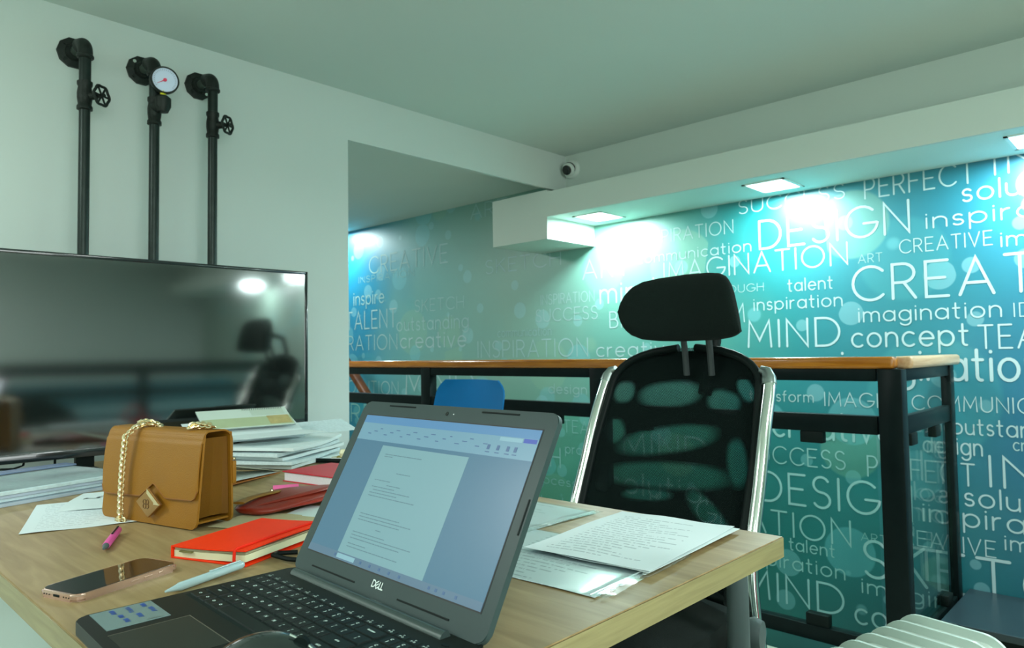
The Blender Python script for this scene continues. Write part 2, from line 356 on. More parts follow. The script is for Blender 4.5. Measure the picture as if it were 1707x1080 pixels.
# monoline lettering --------------------------------------------------------
def arc(cx, cy, rx, ry, a0, a1, n=10):
    return [(cx+rx*math.cos(math.radians(a0+(a1-a0)*k/n)), cy+ry*math.sin(math.radians(a0+(a1-a0)*k/n))) for k in range(n+1)]
H = 1.0; X = 0.66
G = {
 'A': (.80, [[(0, 0), (.40, 1), (.80, 0)], [(.13, .32), (.67, .32)]]),
 'B': (.60, [[(0, 0), (0, 1)], [(0, 1)]+arc(.28, .76, .25, .24, 90, -90)+[(0, .52)], [(0, .52)]+arc(.32, .26, .28, .26, 90, -90)+[(0, 0)]]),
 'C': (.84, [arc(.50, .5, .50, .5, 45, 315, 20)]),
 'D': (.78, [[(0, 0), (0, 1), (.28, 1)]+arc(.28, .5, .50, .5, 90, -90, 14)+[(0, 0)]]),
 'E': (.56, [[(.56, 0), (0, 0), (0, 1), (.56, 1)], [(0, .52), (.48, .52)]]),
 'F': (.54, [[(0, 0), (0, 1), (.54, 1)], [(0, .52), (.46, .52)]]),
 'G': (.92, [arc(.50, .5, .50, .5, 45, 355, 20)+[(.99, .44), (.56, .44)]]),
 'H': (.70, [[(0, 0), (0, 1)], [(.70, 0), (.70, 1)], [(0, .52), (.70, .52)]]),
 'I': (.02, [[(0.01, 0), (0.01, 1)]]),
 'K': (.64, [[(0, 0), (0, 1)], [(.60, 1), (0, .42)], [(.22, .62), (.64, 0)]]),
 'L': (.50, [[(0, 1), (0, 0), (.50, 0)]]),
 'M': (.86, [[(0, 0), (.06, 1), (.43, .25), (.80, 1), (.86, 0)]]),
 'N': (.72, [[(0, 0), (0, 1), (.72, 0), (.72, 1)]]),
 'O': (1.0, [arc(.50, .5, .50, .5, 0, 360, 24)]),
 'P': (.58, [[(0, 0), (0, 1), (.28, 1)]+arc(.28, .72, .30, .28, 90, -90)+[(0, .44)]]),
 'R': (.60, [[(0, 0), (0, 1), (.28, 1)]+arc(.28, .73, .30, .27, 90, -90)+[(0, .46)], [(.30, .46), (.60, 0)]]),
 'S': (.56, [arc(.28, .75, .26, .25, 30, 270, 12)+arc(.28, .25, .28, .25, 90, -150, 12)]),
 'T': (.66, [[(0, 1), (.66, 1)], [(.33, 0), (.33, 1)]]),
 'U': (.70, [[(0, 1), (0, .34)]+arc(.35, .34, .35, .34, 180, 360)+[(.70, 1)]]),
 'V': (.74, [[(0, 1), (.37, 0), (.74, 1)]]),
 'W': (1.0, [[(0, 1), (.27, 0), (.5, .8), (.73, 0), (1.0, 1)]]),
 'a': (.64, [arc(.32, .33, .32, .33, 0, 360, 18), [(.64, .66), (.64, 0)]]),
 'b': (.64, [arc(.32, .33, .32, .33, 0, 360, 18), [(0, 1), (0, 0)]]),
 'c': (.54, [arc(.32, .33, .32, .33, 50, 310, 14)]),
 'd': (.64, [arc(.32, .33, .32, .33, 0, 360, 18), [(.64, 1), (.64, 0)]]),
 'e': (.62, [[(.02, .34), (.62, .34)]+arc(.32, .33, .31, .33, 5, 315, 16)]),
 'f': (.36, [[(.13, 0), (.13, .78)]+arc(.30, .80, .17, .2, 180, 80, 6), [(0, .64), (.34, .64)]]),
 'g': (.64, [arc(.32, .33, .32, .33, 0, 360, 18), [(.64, .66), (.64, -.05)]+arc(.33, -.05, .31, .27, 0, -150, 10)]),
 'h': (.56, [[(0, 1), (0, 0)], arc(.28, .38, .28, .28, 180, 0)+[(.56, 0)]]),
 'i': (.04, [[(.02, 0), (.02, .66)], [(.02, .88), (.02, .90)]]),
 'k': (.50, [[(0, 1), (0, 0)], [(.46, .66), (0, .26)], [(.16, .40), (.50, 0)]]),
 'l': (.04, [[(.02, 0), (.02, 1)]]),
 'm': (.92, [[(0, .66), (0, 0)], arc(.23, .42, .23, .24, 180, 0, 8)+[(.46, 0)], arc(.69, .42, .23, .24, 180, 0, 8)+[(.92, 0)]]),
 'n': (.54, [[(0, .66), (0, 0)], arc(.27, .39, .27, .27, 180, 0)+[(.54, 0)]]),
 'o': (.66, [arc(.33, .33, .33, .33, 0, 360, 18)]),
 'p': (.64, [arc(.32, .33, .32, .33, 0, 360, 18), [(0, .66), (0, -.32)]]),
 'r': (.32, [[(0, .66), (0, 0)], arc(.27, .38, .27, .27, 180, 85, 6)]),
 's': (.40, [arc(.20, .49, .18, .17, 30, 270, 8)+arc(.20, .17, .20, .17, 90, -150, 8)]),
 't': (.36, [[(.14, .95), (.14, .14)]+arc(.28, .14, .14, .14, 180, 280, 5), [(0, .64), (.34, .64)]]),
 'u': (.54, [[(0, .66), (0, .27)]+arc(.27, .27, .27, .27, 180, 360)+[(.54, .66), (.54, 0)]]),
 'v': (.54, [[(0, .66), (.27, 0), (.54, .66)]]),
 '0': (.60, [arc(.30, .5, .30, .5, 0, 360, 18)]), '1': (.25, [[(0, .8), (.22, 1), (.22, 0)]]),
}
LIFT_DIR = Vector((0, -1, 0))
def text_width(s, sp): return sum(G[c][0] for c in s) + sp*(len(s)-1)
def stroke_word(bm, s, x0, x1, z0, cap, fr, th=0.085, sp=0.30):
    """fr maps (x, z) to a 3D point; letters fill x0..x1"""
    low = s.islower(); sc = cap/(0.66 if low else 1.0)
    k = (x1-x0)/max(1e-6, text_width(s, sp)*sc)
    t = sc*th*0.5; x = x0
    for c in s:
        w_, strokes = G[c]
        for si, st in enumerate(strokes):
            lift = si*0.0002; frl = (lambda f_, l_: (lambda a_, b__: tuple(Vector(f_(a_, b__)) + LIFT_DIR*l_)))(fr, lift)
            P = [Vector((x+px*sc*k, z0+pz*sc)) for px, pz in st]
            L = []; R_ = []
            n = len(P); closed = (P[0]-P[-1]).length < 1e-6 and n > 3
            if closed: P = P[:-1]; n -= 1
            for i in range(n):
                a = P[(i-1) % n] if (closed or i > 0) else P[i]; b_ = P[(i+1) % n] if (closed or i < n-1) else P[i]
                d1 = (P[i]-a); d2 = (b_-P[i])
                d1 = d1.normalized() if d1.length > 1e-9 else d2.normalized(); d2 = d2.normalized() if d2.length > 1e-9 else d1
                nn = Vector((-(d1.y+d2.y), d1.x+d2.x))
                if nn.length < 0.3: nn = Vector((-d1.y, d1.x))*2
                nn.normalize(); m_ = 1/max(0.45, nn.dot(Vector((-d1.y, d1.x))))
                L.append(P[i]+nn*t*m_); R_.append(P[i]-nn*t*m_)
            vl = [bm.verts.new(Vector(frl(p.x, p.y))+LIFT_DIR*(i_*4e-6)) for i_, p in enumerate(L)]; vr = [bm.verts.new(Vector(frl(p.x, p.y))+LIFT_DIR*(i_*4e-6)) for i_, p in enumerate(R_)]
            for i in range(n if closed else n-1):
                j = (i+1) % n
                bm.faces.new((vl[i], vr[i], vr[j], vl[j]))
            if not closed:
                for e, q in ((0, 1), (-1, -2)):
                    d = (P[e]-P[q]).normalized(); base = math.atan2(d.y, d.x)
                    eo = LIFT_DIR*(1.2e-4 if e else 1.0e-4); fan = [P[e]+Vector((math.cos(base+a), math.sin(base+a)))*t for a in (-PI/2, -PI/4, 0, PI/4, PI/2)]
                    bm.faces.new([bm.verts.new(Vector(frl(p.x, p.y))+eo) for p in fan])
        x += (w_+sp)*sc*k
# ------------------------------------------------------------------ the room
struct(link('floor', mbox(-6.2, 4.5, -3.0, 2.50, -0.22, 0.0), floor_m))
struct(link('ceiling', mbox(-2.5, 4.5, -3.0, 3.09, 2.153, 2.25), ceil_m))
# wall with the opening into the next room
bm = B(); box(bm, -2.6, -2.5, -3.0, 1.653, 0, 2.153); box(bm, -2.52, -2.5, 1.653, 3.075, 1.950, 2.153)
struct(link('wall_left', bm, wall_m))
struct(link('ceiling', mbox(-6.2, -2.6, -1.0, 3.32, 2.085, 2.18), ceil_m))
struct(link('wall_far_side', mbox(-6.3, -6.2, -1.0, 3.32, -1.6, 2.18), wall_m))
struct(link('wall_far_front', mbox(-6.3, -2.6, -1.1, -1.0, 0, 2.18), wall_m))
mural = struct(link('wall_back', mbox(-6.3, 4.5, 3.32, 3.42, -1.8, 2.2), mural_m))
struct(link('wall_front', mbox(-2.6, 4.6, -3.1, -3.0, 0, 2.25), wall_m))
bm = B(); box(bm, 4.5, 4.6, -3.0, -2.3, 0, 2.25); box(bm, 4.5, 4.6, 0.5, 3.42, -1.8, 2.25); box(bm, 4.5, 4.6, -2.3, 0.5, 0, 0.45); box(bm, 4.5, 4.6, -2.3, 0.5, 2.05, 2.25)
struct(link('wall_right', bm, wall_m))
win = struct(link('window_1', mbox(4.55, 4.56, -2.3, 0.5, 0.45, 2.05), glass_m))
bm = B()
for y in (-2.3, -1.37, -0.43, 0.46): box(bm, 4.50, 4.57, y, y+0.04, 0.45, 2.05)
for z in (0.45, 2.01): box(bm, 4.50, 4.57, -2.3, 0.5, z, z+0.04)
link('window_frame', bm, white_m, win)
struct(link('floor', mbox(-6.2, 4.5, 2.0, 3.42, -1.9, -1.8), floor_m))
# ceiling beam: upper band, box beam, hanging end block
struct(link('trim_1', mbox(-2.5, 4.5, 3.075, 3.14, 1.90, 2.153), trim_m))
bm = B(); box(bm, -2.49, 4.5, 2.898, 2.915, 1.791, 1.926); box(bm, -2.905, -2.49, 2.898, 3.318, 1.672, 1.937)
struct(link('trim_2', bm, trim_m))
struct(link('trim_3', mbox(-2.49, 4.5, 2.915, 3.318, 1.791, 1.90), soffit_m))
# lettering of the mural
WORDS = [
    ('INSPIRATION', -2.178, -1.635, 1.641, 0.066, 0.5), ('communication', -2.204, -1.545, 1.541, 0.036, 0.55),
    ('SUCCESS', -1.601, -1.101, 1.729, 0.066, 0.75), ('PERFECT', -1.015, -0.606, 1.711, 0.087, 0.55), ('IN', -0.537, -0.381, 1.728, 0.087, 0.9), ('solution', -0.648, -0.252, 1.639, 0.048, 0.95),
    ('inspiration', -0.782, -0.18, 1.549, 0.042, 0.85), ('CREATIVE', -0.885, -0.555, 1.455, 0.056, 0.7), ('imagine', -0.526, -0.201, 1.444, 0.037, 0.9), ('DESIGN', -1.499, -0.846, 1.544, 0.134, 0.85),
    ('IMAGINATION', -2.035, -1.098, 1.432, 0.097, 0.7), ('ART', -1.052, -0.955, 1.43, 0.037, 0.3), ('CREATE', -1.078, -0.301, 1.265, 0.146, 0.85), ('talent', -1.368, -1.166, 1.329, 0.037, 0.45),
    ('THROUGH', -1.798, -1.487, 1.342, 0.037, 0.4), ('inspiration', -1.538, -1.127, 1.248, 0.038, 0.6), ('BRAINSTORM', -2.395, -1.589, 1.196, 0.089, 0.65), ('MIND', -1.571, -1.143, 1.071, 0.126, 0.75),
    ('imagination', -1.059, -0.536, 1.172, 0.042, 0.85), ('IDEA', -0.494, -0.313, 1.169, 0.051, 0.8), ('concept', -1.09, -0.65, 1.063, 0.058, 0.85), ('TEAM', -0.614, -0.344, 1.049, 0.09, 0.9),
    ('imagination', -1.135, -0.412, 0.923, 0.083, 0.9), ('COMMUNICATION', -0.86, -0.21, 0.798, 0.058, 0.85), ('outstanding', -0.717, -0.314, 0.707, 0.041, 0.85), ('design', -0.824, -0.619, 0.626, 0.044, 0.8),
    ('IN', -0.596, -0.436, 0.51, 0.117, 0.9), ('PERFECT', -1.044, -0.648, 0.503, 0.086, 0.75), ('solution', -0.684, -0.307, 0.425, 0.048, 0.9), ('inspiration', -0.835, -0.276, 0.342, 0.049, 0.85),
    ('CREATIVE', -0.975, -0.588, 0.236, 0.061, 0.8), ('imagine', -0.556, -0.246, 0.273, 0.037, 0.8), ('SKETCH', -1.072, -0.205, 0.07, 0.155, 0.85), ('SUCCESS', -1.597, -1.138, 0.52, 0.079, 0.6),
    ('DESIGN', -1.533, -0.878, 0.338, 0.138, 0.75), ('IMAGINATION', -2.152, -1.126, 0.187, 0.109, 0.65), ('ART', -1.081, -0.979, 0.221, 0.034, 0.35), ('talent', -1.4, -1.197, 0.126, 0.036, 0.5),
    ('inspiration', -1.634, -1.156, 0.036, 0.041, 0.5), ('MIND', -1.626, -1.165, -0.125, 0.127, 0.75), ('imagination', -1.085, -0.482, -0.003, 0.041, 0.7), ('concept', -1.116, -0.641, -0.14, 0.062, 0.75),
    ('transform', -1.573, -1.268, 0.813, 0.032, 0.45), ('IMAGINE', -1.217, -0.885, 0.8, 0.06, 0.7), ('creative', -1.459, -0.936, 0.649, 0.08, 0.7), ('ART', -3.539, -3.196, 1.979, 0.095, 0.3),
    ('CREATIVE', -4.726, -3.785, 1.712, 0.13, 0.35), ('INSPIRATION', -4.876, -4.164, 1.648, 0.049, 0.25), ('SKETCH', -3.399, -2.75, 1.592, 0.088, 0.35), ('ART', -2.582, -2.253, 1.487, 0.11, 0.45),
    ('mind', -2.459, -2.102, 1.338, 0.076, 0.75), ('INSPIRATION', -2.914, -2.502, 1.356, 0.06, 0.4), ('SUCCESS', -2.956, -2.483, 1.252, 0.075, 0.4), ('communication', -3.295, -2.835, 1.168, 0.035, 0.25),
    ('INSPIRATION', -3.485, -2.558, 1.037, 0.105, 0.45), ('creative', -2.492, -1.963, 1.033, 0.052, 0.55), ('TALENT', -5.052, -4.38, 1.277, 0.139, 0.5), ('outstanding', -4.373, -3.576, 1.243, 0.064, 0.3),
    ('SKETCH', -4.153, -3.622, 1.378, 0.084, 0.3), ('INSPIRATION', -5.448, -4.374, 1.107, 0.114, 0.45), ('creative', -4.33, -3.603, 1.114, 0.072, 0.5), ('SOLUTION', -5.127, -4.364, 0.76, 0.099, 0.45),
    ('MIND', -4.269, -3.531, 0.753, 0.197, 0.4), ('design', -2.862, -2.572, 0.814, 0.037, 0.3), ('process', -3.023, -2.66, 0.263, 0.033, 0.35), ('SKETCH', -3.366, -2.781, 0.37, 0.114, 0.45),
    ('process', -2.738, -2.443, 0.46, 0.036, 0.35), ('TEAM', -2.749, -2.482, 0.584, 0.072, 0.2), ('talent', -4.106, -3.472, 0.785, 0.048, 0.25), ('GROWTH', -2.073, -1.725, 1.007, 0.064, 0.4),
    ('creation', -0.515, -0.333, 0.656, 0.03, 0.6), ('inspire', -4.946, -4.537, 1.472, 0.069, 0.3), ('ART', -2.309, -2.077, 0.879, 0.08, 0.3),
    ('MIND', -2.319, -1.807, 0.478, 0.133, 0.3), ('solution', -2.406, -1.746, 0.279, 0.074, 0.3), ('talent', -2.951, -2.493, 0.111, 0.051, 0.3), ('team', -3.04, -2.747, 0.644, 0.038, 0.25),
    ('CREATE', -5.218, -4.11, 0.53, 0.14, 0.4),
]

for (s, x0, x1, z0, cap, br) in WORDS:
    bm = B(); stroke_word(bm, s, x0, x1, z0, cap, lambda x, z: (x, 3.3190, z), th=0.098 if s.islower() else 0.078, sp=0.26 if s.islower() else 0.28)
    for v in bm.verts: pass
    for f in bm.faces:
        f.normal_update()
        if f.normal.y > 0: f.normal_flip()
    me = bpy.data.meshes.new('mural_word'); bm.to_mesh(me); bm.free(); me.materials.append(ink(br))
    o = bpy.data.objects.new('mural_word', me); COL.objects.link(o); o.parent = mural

# recessed downlights of the soffit
where = ['beside the hanging end block', 'above the word DESIGN', 'at the right edge of the photo']
DLAB = ['square recessed downlight nearest the hanging end block', 'square recessed downlight in the soffit above the word DESIGN', 'square recessed downlight cut by the right edge of the photo',
        'recessed downlight one step beyond the right edge', 'recessed downlight seen only mirrored in the screen, middle', 'recessed downlight farthest right along the soffit']
for i, x in enumerate(DOWN):
    d = thing('downlight', DLAB[i], 'downlight', (x, 3.11, 1.791), group='soffit downlights')
    bm = B()
    for (a, b_, c, e) in ((-.095, -.082, -.115, .115), (.082, .095, -.115, .115), (-.095, .095, -.115, -.10), (-.095, .095, .10, .115)): box(bm, a, b_, c, e, -0.004, 0.001)
    link('frame', bm, white_m, d)
    link('diffuser', mbox(-.082, .082, -.10, .10, -0.0025, 0.0005), lamp_m, d)
d = thing('downlight', 'recessed downlight in the next room beyond the opening', 'downlight', (-5.05, 3.10, 2.085))
bm = B(); lathe(bm, [(.08, 0.001), (.095, 0.001), (.095, -.004), (.08, -.004)]); link('frame', bm, white_m, d, True)
bm = B(); cyl(bm, (0, 0, -.003), (0, 0, 0), .08, n=28); link('diffuser', bm, lamp_m, d)
PL = ['ceiling light panel behind the left shoulder of the camera', 'ceiling light panel behind the camera on the right', 'ceiling light panel to the right of the desk', 'ceiling light panel nearest the window']
for i, (x, y) in enumerate(PANELS):
    d = thing('ceiling_light', PL[i], 'ceiling light', (x, y, 2.153), group='ceiling light panels')
    bm = B()
    for (a, b_, c, e) in ((-.29, -.26, -.29, .29), (.26, .29, -.29, .29), (-.29, .29, -.29, -.26), (-.29, .29, .26, .29)): box(bm, a, b_, c, e, -0.02, 0)
    link('frame', bm, white_m, d); link('diffuser', mbox(-.26, .26, -.26, .26, -0.014, -0.004), lamp_m, d)

# ------------------------------------------------------------------ glass railing round the stair void
rail = thing('glass_railing', 'black steel railing with glass panels and varnished wooden handrail before the mural', 'railing', (-0.735, 2.59, 0))
def rp(name, x0, x1, y0, y1, z0, z1, m, bev=0.0, parent=rail, seg=2):
    return link(name, mbox(x0+.735, x1+.735, y0-2.59, y1-2.59, z0, z1, bev, seg), m, parent, bev > 0)
rp('handrail', -6.15, -0.715, 2.565, 2.625, 0.985, 1.026, rail_wood_m, 0.012, seg=3)
h2 = rp('handrail', -0.735, -0.675, 2.628, 3.30, 0.985, 1.026, rail_pale_m, 0.012, seg=3); h2['label'] = 'pale scuffed handrail of the short return'
for (x0, x1) in ((-6.10, -6.02), (-5.45, -5.37), (-4.31, -4.23), (-3.17, -3.09), (-1.975, -1.885)): rp('post', x0, x1, 2.57, 2.62, -0.20, 0.985, black_m, 0.003)
rp('post', -0.766, -0.692, 2.56, 2.62, -0.20, 0.985, black_m, 0.004)
rp('post', -0.735, -0.70, 3.24, 3.30, 0.0, 0.985, black_m, 0.003)
rp('top_rail', -6.1, -0.775, 2.575, 2.615, 0.943, 0.985, black_m, 0.002)
rp('middle_rail', -6.1, -0.775, 2.575, 2.615, 0.764, 0.826, black_m, 0.002)
rp('bottom_rail', -6.1, -0.775, 2.575, 2.615, 0.030, 0.082, black_m, 0.002)
rp('top_rail', -0.73, -0.705, 2.62, 3.24, 0.943, 0.985, black_m, 0.002)
rp('middle_rail', -0.73, -0.705, 2.62, 3.24, 0.764, 0.826, black_m, 0.002)
rp('bottom_rail', -0.73, -0.705, 2.62, 3.24, 0.030, 0.082, black_m, 0.002)
gx = [(-6.02, -5.45), (-5.37, -4.31), (-4.23, -3.17), (-3.09, -1.975), (-1.885, -0.775)]
for (x0, x1) in gx:
    g = rp('glass_panel', x0+.02, x1-.012, 2.592, 2.600, 0.085, 0.762, glass_m)
    for cx_ in ((x0*0.20+x1*0.80)-.0, (x0*0.84+x1*0.16)):
        rp('glass_clip', cx_-.04, cx_+.04, 2.578, 2.614, 0.722, 0.764, rubber_m, 0.004)
        rp('glass_clip', cx_-.04, cx_+.04, 2.578, 2.614, 0.082, 0.122, rubber_m, 0.004)
rp('glass_panel', -0.722, -0.714, 2.63, 3.235, 0.085, 0.762, return_glass_m)
for cy_ in (2.72, 3.03, 3.15)[:2]:
    rp('glass_clip', -0.74, -0.70, cy_-.035, cy_+.035, 0.722, 0.764, rubber_m, 0.004)
rp('glass_clip', -0.74, -0.70, 3.08, 3.15, 0.082, 0.122, rubber_m, 0.004)
# stair handrail going down in the next room, black landing step on the right
bm = B(); cyl(bm, (-4.75, 2.95, 1.25), (-3.55, 2.95, 0.15), 0.035, n=14)
tag(link('stair_handrail', bm, bar_wood_m, smooth=True), 'dark brown stair handrail slanting down behind the railing at the wall corner', 'handrail')
st = thing('stair_step', 'black landing step against the mural right of the railing', 'step', (-0.1, 3.08, 0))
link('tread', mbox(-.58, .9, -.22, .235, 0.075, 0.10, 0.003), mat('step_black', (0.02, 0.035, 0.045), 0.3), st)
link('riser', mbox(-.54, .9, -.18, .235, -0.30, 0.075), black_m, st)
struct(link('floor', mbox(-0.69, 4.5, 2.50, 2.95, -0.22, 0.0), mat('beige_tile', (0.38, 0.36, 0.26), 0.4, var=0.1)))

# ------------------------------------------------------------------ security camera
sc_ = thing('security_camera', 'small white eyeball security camera in the ceiling corner', 'camera', (-2.452, 3.075, 2.07))
bm = B(); lathe(bm, [(.0, 0), (.052, 0), (.052, .012), (.047, .020), (.0, .022)], axis=(0, -1, 0)); link('mount', bm, white_m, sc_, True)
dv = Vector((0.18, -1.0, -0.42)).normalized(); c0 = Vector((0.0, -.026, 0.0))
bm = B(); lathe(bm, [(.001, -.03), (.02, -.026), (.034, -.008), (.036, .012), (.034, .026), (.030, .03), (.0, .03)], c=c0, axis=dv); eye = link('housing', bm, white_m, sc_, True)
bm = B(); lathe(bm, [(.0, .0302), (.026, .0302), (.027, .034), (.022, .036), (.0, .036)], c=c0, axis=dv); link('lens', bm, glossy_black, sc_, True)
bm = B(); lathe(bm, [(.0362, -.002), (.0375, .0), (.0375, .005), (.0362, .007)], c=c0, axis=dv); link('band', bm, rubber_m, sc_, True)

# ------------------------------------------------------------------ decorative pipes
def decorative_pipe(y, ztop, label, kind, bolts):
    t = thing('decorative_pipe', label, 'pipe', (-2.5, y, 0), group='decorative pipes on the wall')
    bm = B(); off = 0.120
    # flange plate on the wall, eight sided with bolt heads
    lathe(bm, [(0, 0), (.048, 0), (.048, .008), (.028, .011), (.024, .024), (.0, .024)], c=(0, 0, ztop), axis=(1, 0, 0), n=10)
    fl = link('flange', bm, iron_m, t)
    for k in range(4):
        a = PI/4+k*PI/2; bm = B(); cyl(bm, (.007, .035*math.cos(a), ztop+.035*math.sin(a)), (.013, .035*math.cos(a), ztop+.035*math.sin(a)), .006, n=6)
        link('bolt', bm, chrome_m if k == bolts else iron_m, fl)
    bm = B(); cyl(bm, (.01, 0, ztop), (.085, 0, ztop), .015, n=18); link('nipple', bm, mat('worn_steel', (0.10, 0.13, 0.11), 0.4, metal=0.6), t, True)
    pts = [(off-.045, 0, ztop)] + [(off-.036+.036*math.sin(a), 0, ztop-.036+.036*math.cos(a)) for a in [k*PI/2/8 for k in range(9)]] + [(off, 0, ztop-.048)]
    bm = B(); tube(bm, pts, [.0235]+[.0205]*(len(pts)-2)+[.0215], n=18)
    lathe(bm, [(.020, 0), (.0235, .003), (.0235, .009), (.020, .012)], c=(off, 0, ztop-.052)); link('elbow', bm, iron_m, t, True)
    bm = B(); cyl(bm, (off, 0, ztop-.05), (off, 0, ztop-.145), .0162, n=20); link('pipe', bm, pipe_m, t, True)
    # valve or tee body
    zv = ztop-.165
    bm = B(); lathe(bm, [(.016, -.045), (.0215, -.043), (.0215, -.034), (.018, -.028), (.0205, -.01), (.021, .006), (.018, .026), (.021, .032), (.021, .042), (.016, .044)], c=(off, 0, zv), n=18)
    if kind == 'valve':
        cyl(bm, (off, 0, zv), (off+.023, .026, zv), .015, .011, n=14)
        v = link('valve_body', bm, iron_m, t, True)
        hx = Vector((off+.034, .036, zv)); ax = Vector((.85, .52, 0)).normalized(); q = ax.to_track_quat('Z', 'Y'); bm = B()
        cyl(bm, hx-ax*.015, hx+ax*.010, .006, n=10)
        ring = [hx + q @ Vector(((.029+.0018*math.cos(6*a))*math.cos(a), (.029+.0018*math.cos(6*a))*math.sin(a), 0)) for a in [k*2*PI/36 for k in range(36)]]
        tube(bm, ring, .0042, n=8, closed=True)
        for k in range(6):
            a = k*PI/3; tube(bm, [hx, hx + q @ Vector((.029*math.cos(a), .029*math.sin(a), 0))], .0032, n=6)
        link('handwheel', bm, iron_m, t, True)
    else:
        cyl(bm, (off, 0, zv+.01), (off+.040, .012, zv+.012), .020, .022, n=16)
        v = link('tee', bm, iron_m, t, True)
        bm = B(); lathe(bm, [(0, -.026), (.016, -.024), (.024, -.006), (.024, .02), (.015, .028), (0, .028)], c=(off+.038, .012, zv+.015), n=16); link('plug', bm, iron_m, t, True)
        gc = Vector((off+.046, .014, zv+.092)); ga = Vector((.93, -.20, -.12)).normalized()
        bm = B(); cyl(bm, (off+.038, .012, zv+.04), (off+.038, .012, zv+.062), .009, n=10); link('brass_nut', bm, mat('yellow_brass', (0.62, 0.60, 0.02), 0.35, metal=0.3), t, True)
        bm = B(); lathe(bm, [(.0, -.022), (.036, -.022), (.042, -.014), (.042, .006), (.040, .009), (.037, .009), (.037, .004), (0, .004)], c=gc, axis=ga, n=32)
        g = link('gauge_case', bm, iron_m, t, True)
        bm = B(); lathe(bm, [(0, .0045), (.037, .0045), (.037, .0055), (0, .0055)], c=gc, axis=ga, n=32); dial = link('gauge_dial', bm, mat('dial_white', (0.55, 0.66, 0.82), 0.3), g)
        q = ga.to_track_quat('Z', 'Y'); bm = B(); a = math.radians(200)
        sd = Vector((0, 1, 0)); sd = (sd-ga*sd.dot(ga)).normalized(); up_ = ga.cross(sd)*-1 if ga.cross(sd).z < 0 else ga.cross(sd)
        tip = gc+ga*.0065+(-sd*.022-up_*.014); tube(bm, [gc+ga*.0065, tip], [.0016, .0006], n=6); cyl(bm, gc+ga*.005, gc+ga*.0095, .0055, n=12)
        link('gauge_needle', bm, mat('needle_red', (0.7, 0.02, 0.08), 0.4), g, True)
        bm = B()
        for k in range(26):
            a = math.radians(-40+k*10.4); d_ = sd*math.cos(a)+up_*math.sin(a); tube(bm, [gc+ga*.006+d_*.029, gc+ga*.006+d_*.033], .0005, n=4)
        link('dial_ticks', bm, mat('tick_dark', (0.1, 0.12, 0.15), 0.5), g)
    bm = B(); cyl(bm, (off, 0, ztop-.205), (off, 0, 0.02), .0152, n=22); link('pipe', bm, pipe_m, t, True)
    bm = B(); lathe(bm, [(0, 0), (.038, 0), (.038, .008), (.020, .012), (.020, .03), (0, .03)], c=(off, 0, 0), n=20); link('foot_flange', bm, iron_m, t, True)
    return t
decorative_pipe(.650, 2.012, 'leftmost of three black wall pipes, with a round handwheel valve, nearest the left edge', 'valve', 3)
decorative_pipe(.849, 2.012, 'middle black wall pipe carrying a round white pressure gauge', 'gauge', 1)
decorative_pipe(1.037, 2.010, 'rightmost of three black wall pipes, with a small handwheel valve', 'valve', 3)

# ------------------------------------------------------------------ television
tv = thing('television', 'large black flat television standing at the wall behind the handbag', 'television', (-2.146, 0.775, 0.755), (0, 0, math.radians(-1.5)))
ztv0, ztv1 = 0.040, 0.582; ya, yb = -0.475, 0.475
bm = B(); box(bm, -.035, -.006, ya, yb, ztv0, ztv1, .004); link('back_shell', bm, rubber_m, tv, True)
bm = B()
for (a, b_, c, d_) in ((ya, yb, ztv1-.010, ztv1), (ya, yb, ztv0, ztv0+.022), (ya, ya+.009, ztv0, ztv1), (yb-.009, yb, ztv0, ztv1)): box(bm, -.008, .002, a, b_, c, d_, .001)
link('bezel', bm, mat('tv_bezel', (0.008, 0.014, 0.015), 0.15, coat=0.5), tv, True)
link('screen', mbox(-.008, -.001, ya+.009, yb-.009, ztv0+.022, ztv1-.010), mat('tv_panel', (0.004, 0.007, 0.006), 0.075, ior=2.9), tv)
for y in (-.174, .26):
    bm = B(); box(bm, -.03, -.012, y-.022, y+.022, .005, .06); box(bm, -.11, .05, y-.028, y+.028, 0, .010, .003); link('foot', bm, rubber_m, tv, True)
bm = B(); tube(bm, [(-.03, -.30, .10), (-.03, -.31, .03), (-.04, -.33, .022), (-.08, -.36, .02), (-.10, -.50, .01)], .003, n=6); cyl(bm, (-.03, -.24, .08), (-.03, -.24, .004), .003, n=6); link('cable', bm, rubber_m, tv, True)

# ------------------------------------------------------------------ desk
desk = thing('desk', 'wide oak laminate office desk running to the left wall', 'desk', (-1.49, 0.68, 0))
poly = [(1.006, .447), (-.858, .418), (-.858, -.445), (1.006, -.444)]
bm = B(); prism(bm, poly, .722, .755); bmesh.ops.bevel(bm, geom=[e for e in bm.edges], offset=.0015, segments=2, affect='EDGES')
link('tabletop', bm, desk_m, desk, True)
bm = B(); box(bm, 1.0055, 1.0065, -.442, .445, .7235, .7535); box(bm, -.858, 1.004, -.4455, -.4445, .7235, .7535); link('edge_band', bm, edge_m, desk)
bm = B(); box(bm, .40, .93, -.38, -.02, .06, .722, .003); ped = link('pedestal', bm, cabinet_m, desk, True)
for k, (z0, z1) in enumerate(((.08, .27), (.275, .48), (.485, .71))):
    dr = link('drawer', mbox(.405, .925, -.392, -.38, z0, z1, .003), cabinet_m, ped)
link('leg_panel', mbox(-.85, -.82, -.40, .38, 0, .722), cabinet_m, desk)
for x, y in ((.9, -.35), (.43, -.35), (.9, -.06), (.43, -.06)):
    bm = B(); cyl(bm, (x, y, 0), (x, y, .06), .02, n=12); link('leg', bm, rubber_m, desk, True)
bm = B(); tube(bm, [(-2.49, .60, .755-.02-.0), (-2.488, .58, .55), (-2.47, .55, .33), (-2.45, .50, .29), (-2.44, .53, .18), (-2.44, .56, .01), (-2.40, .8, .006)], .004, n=6)
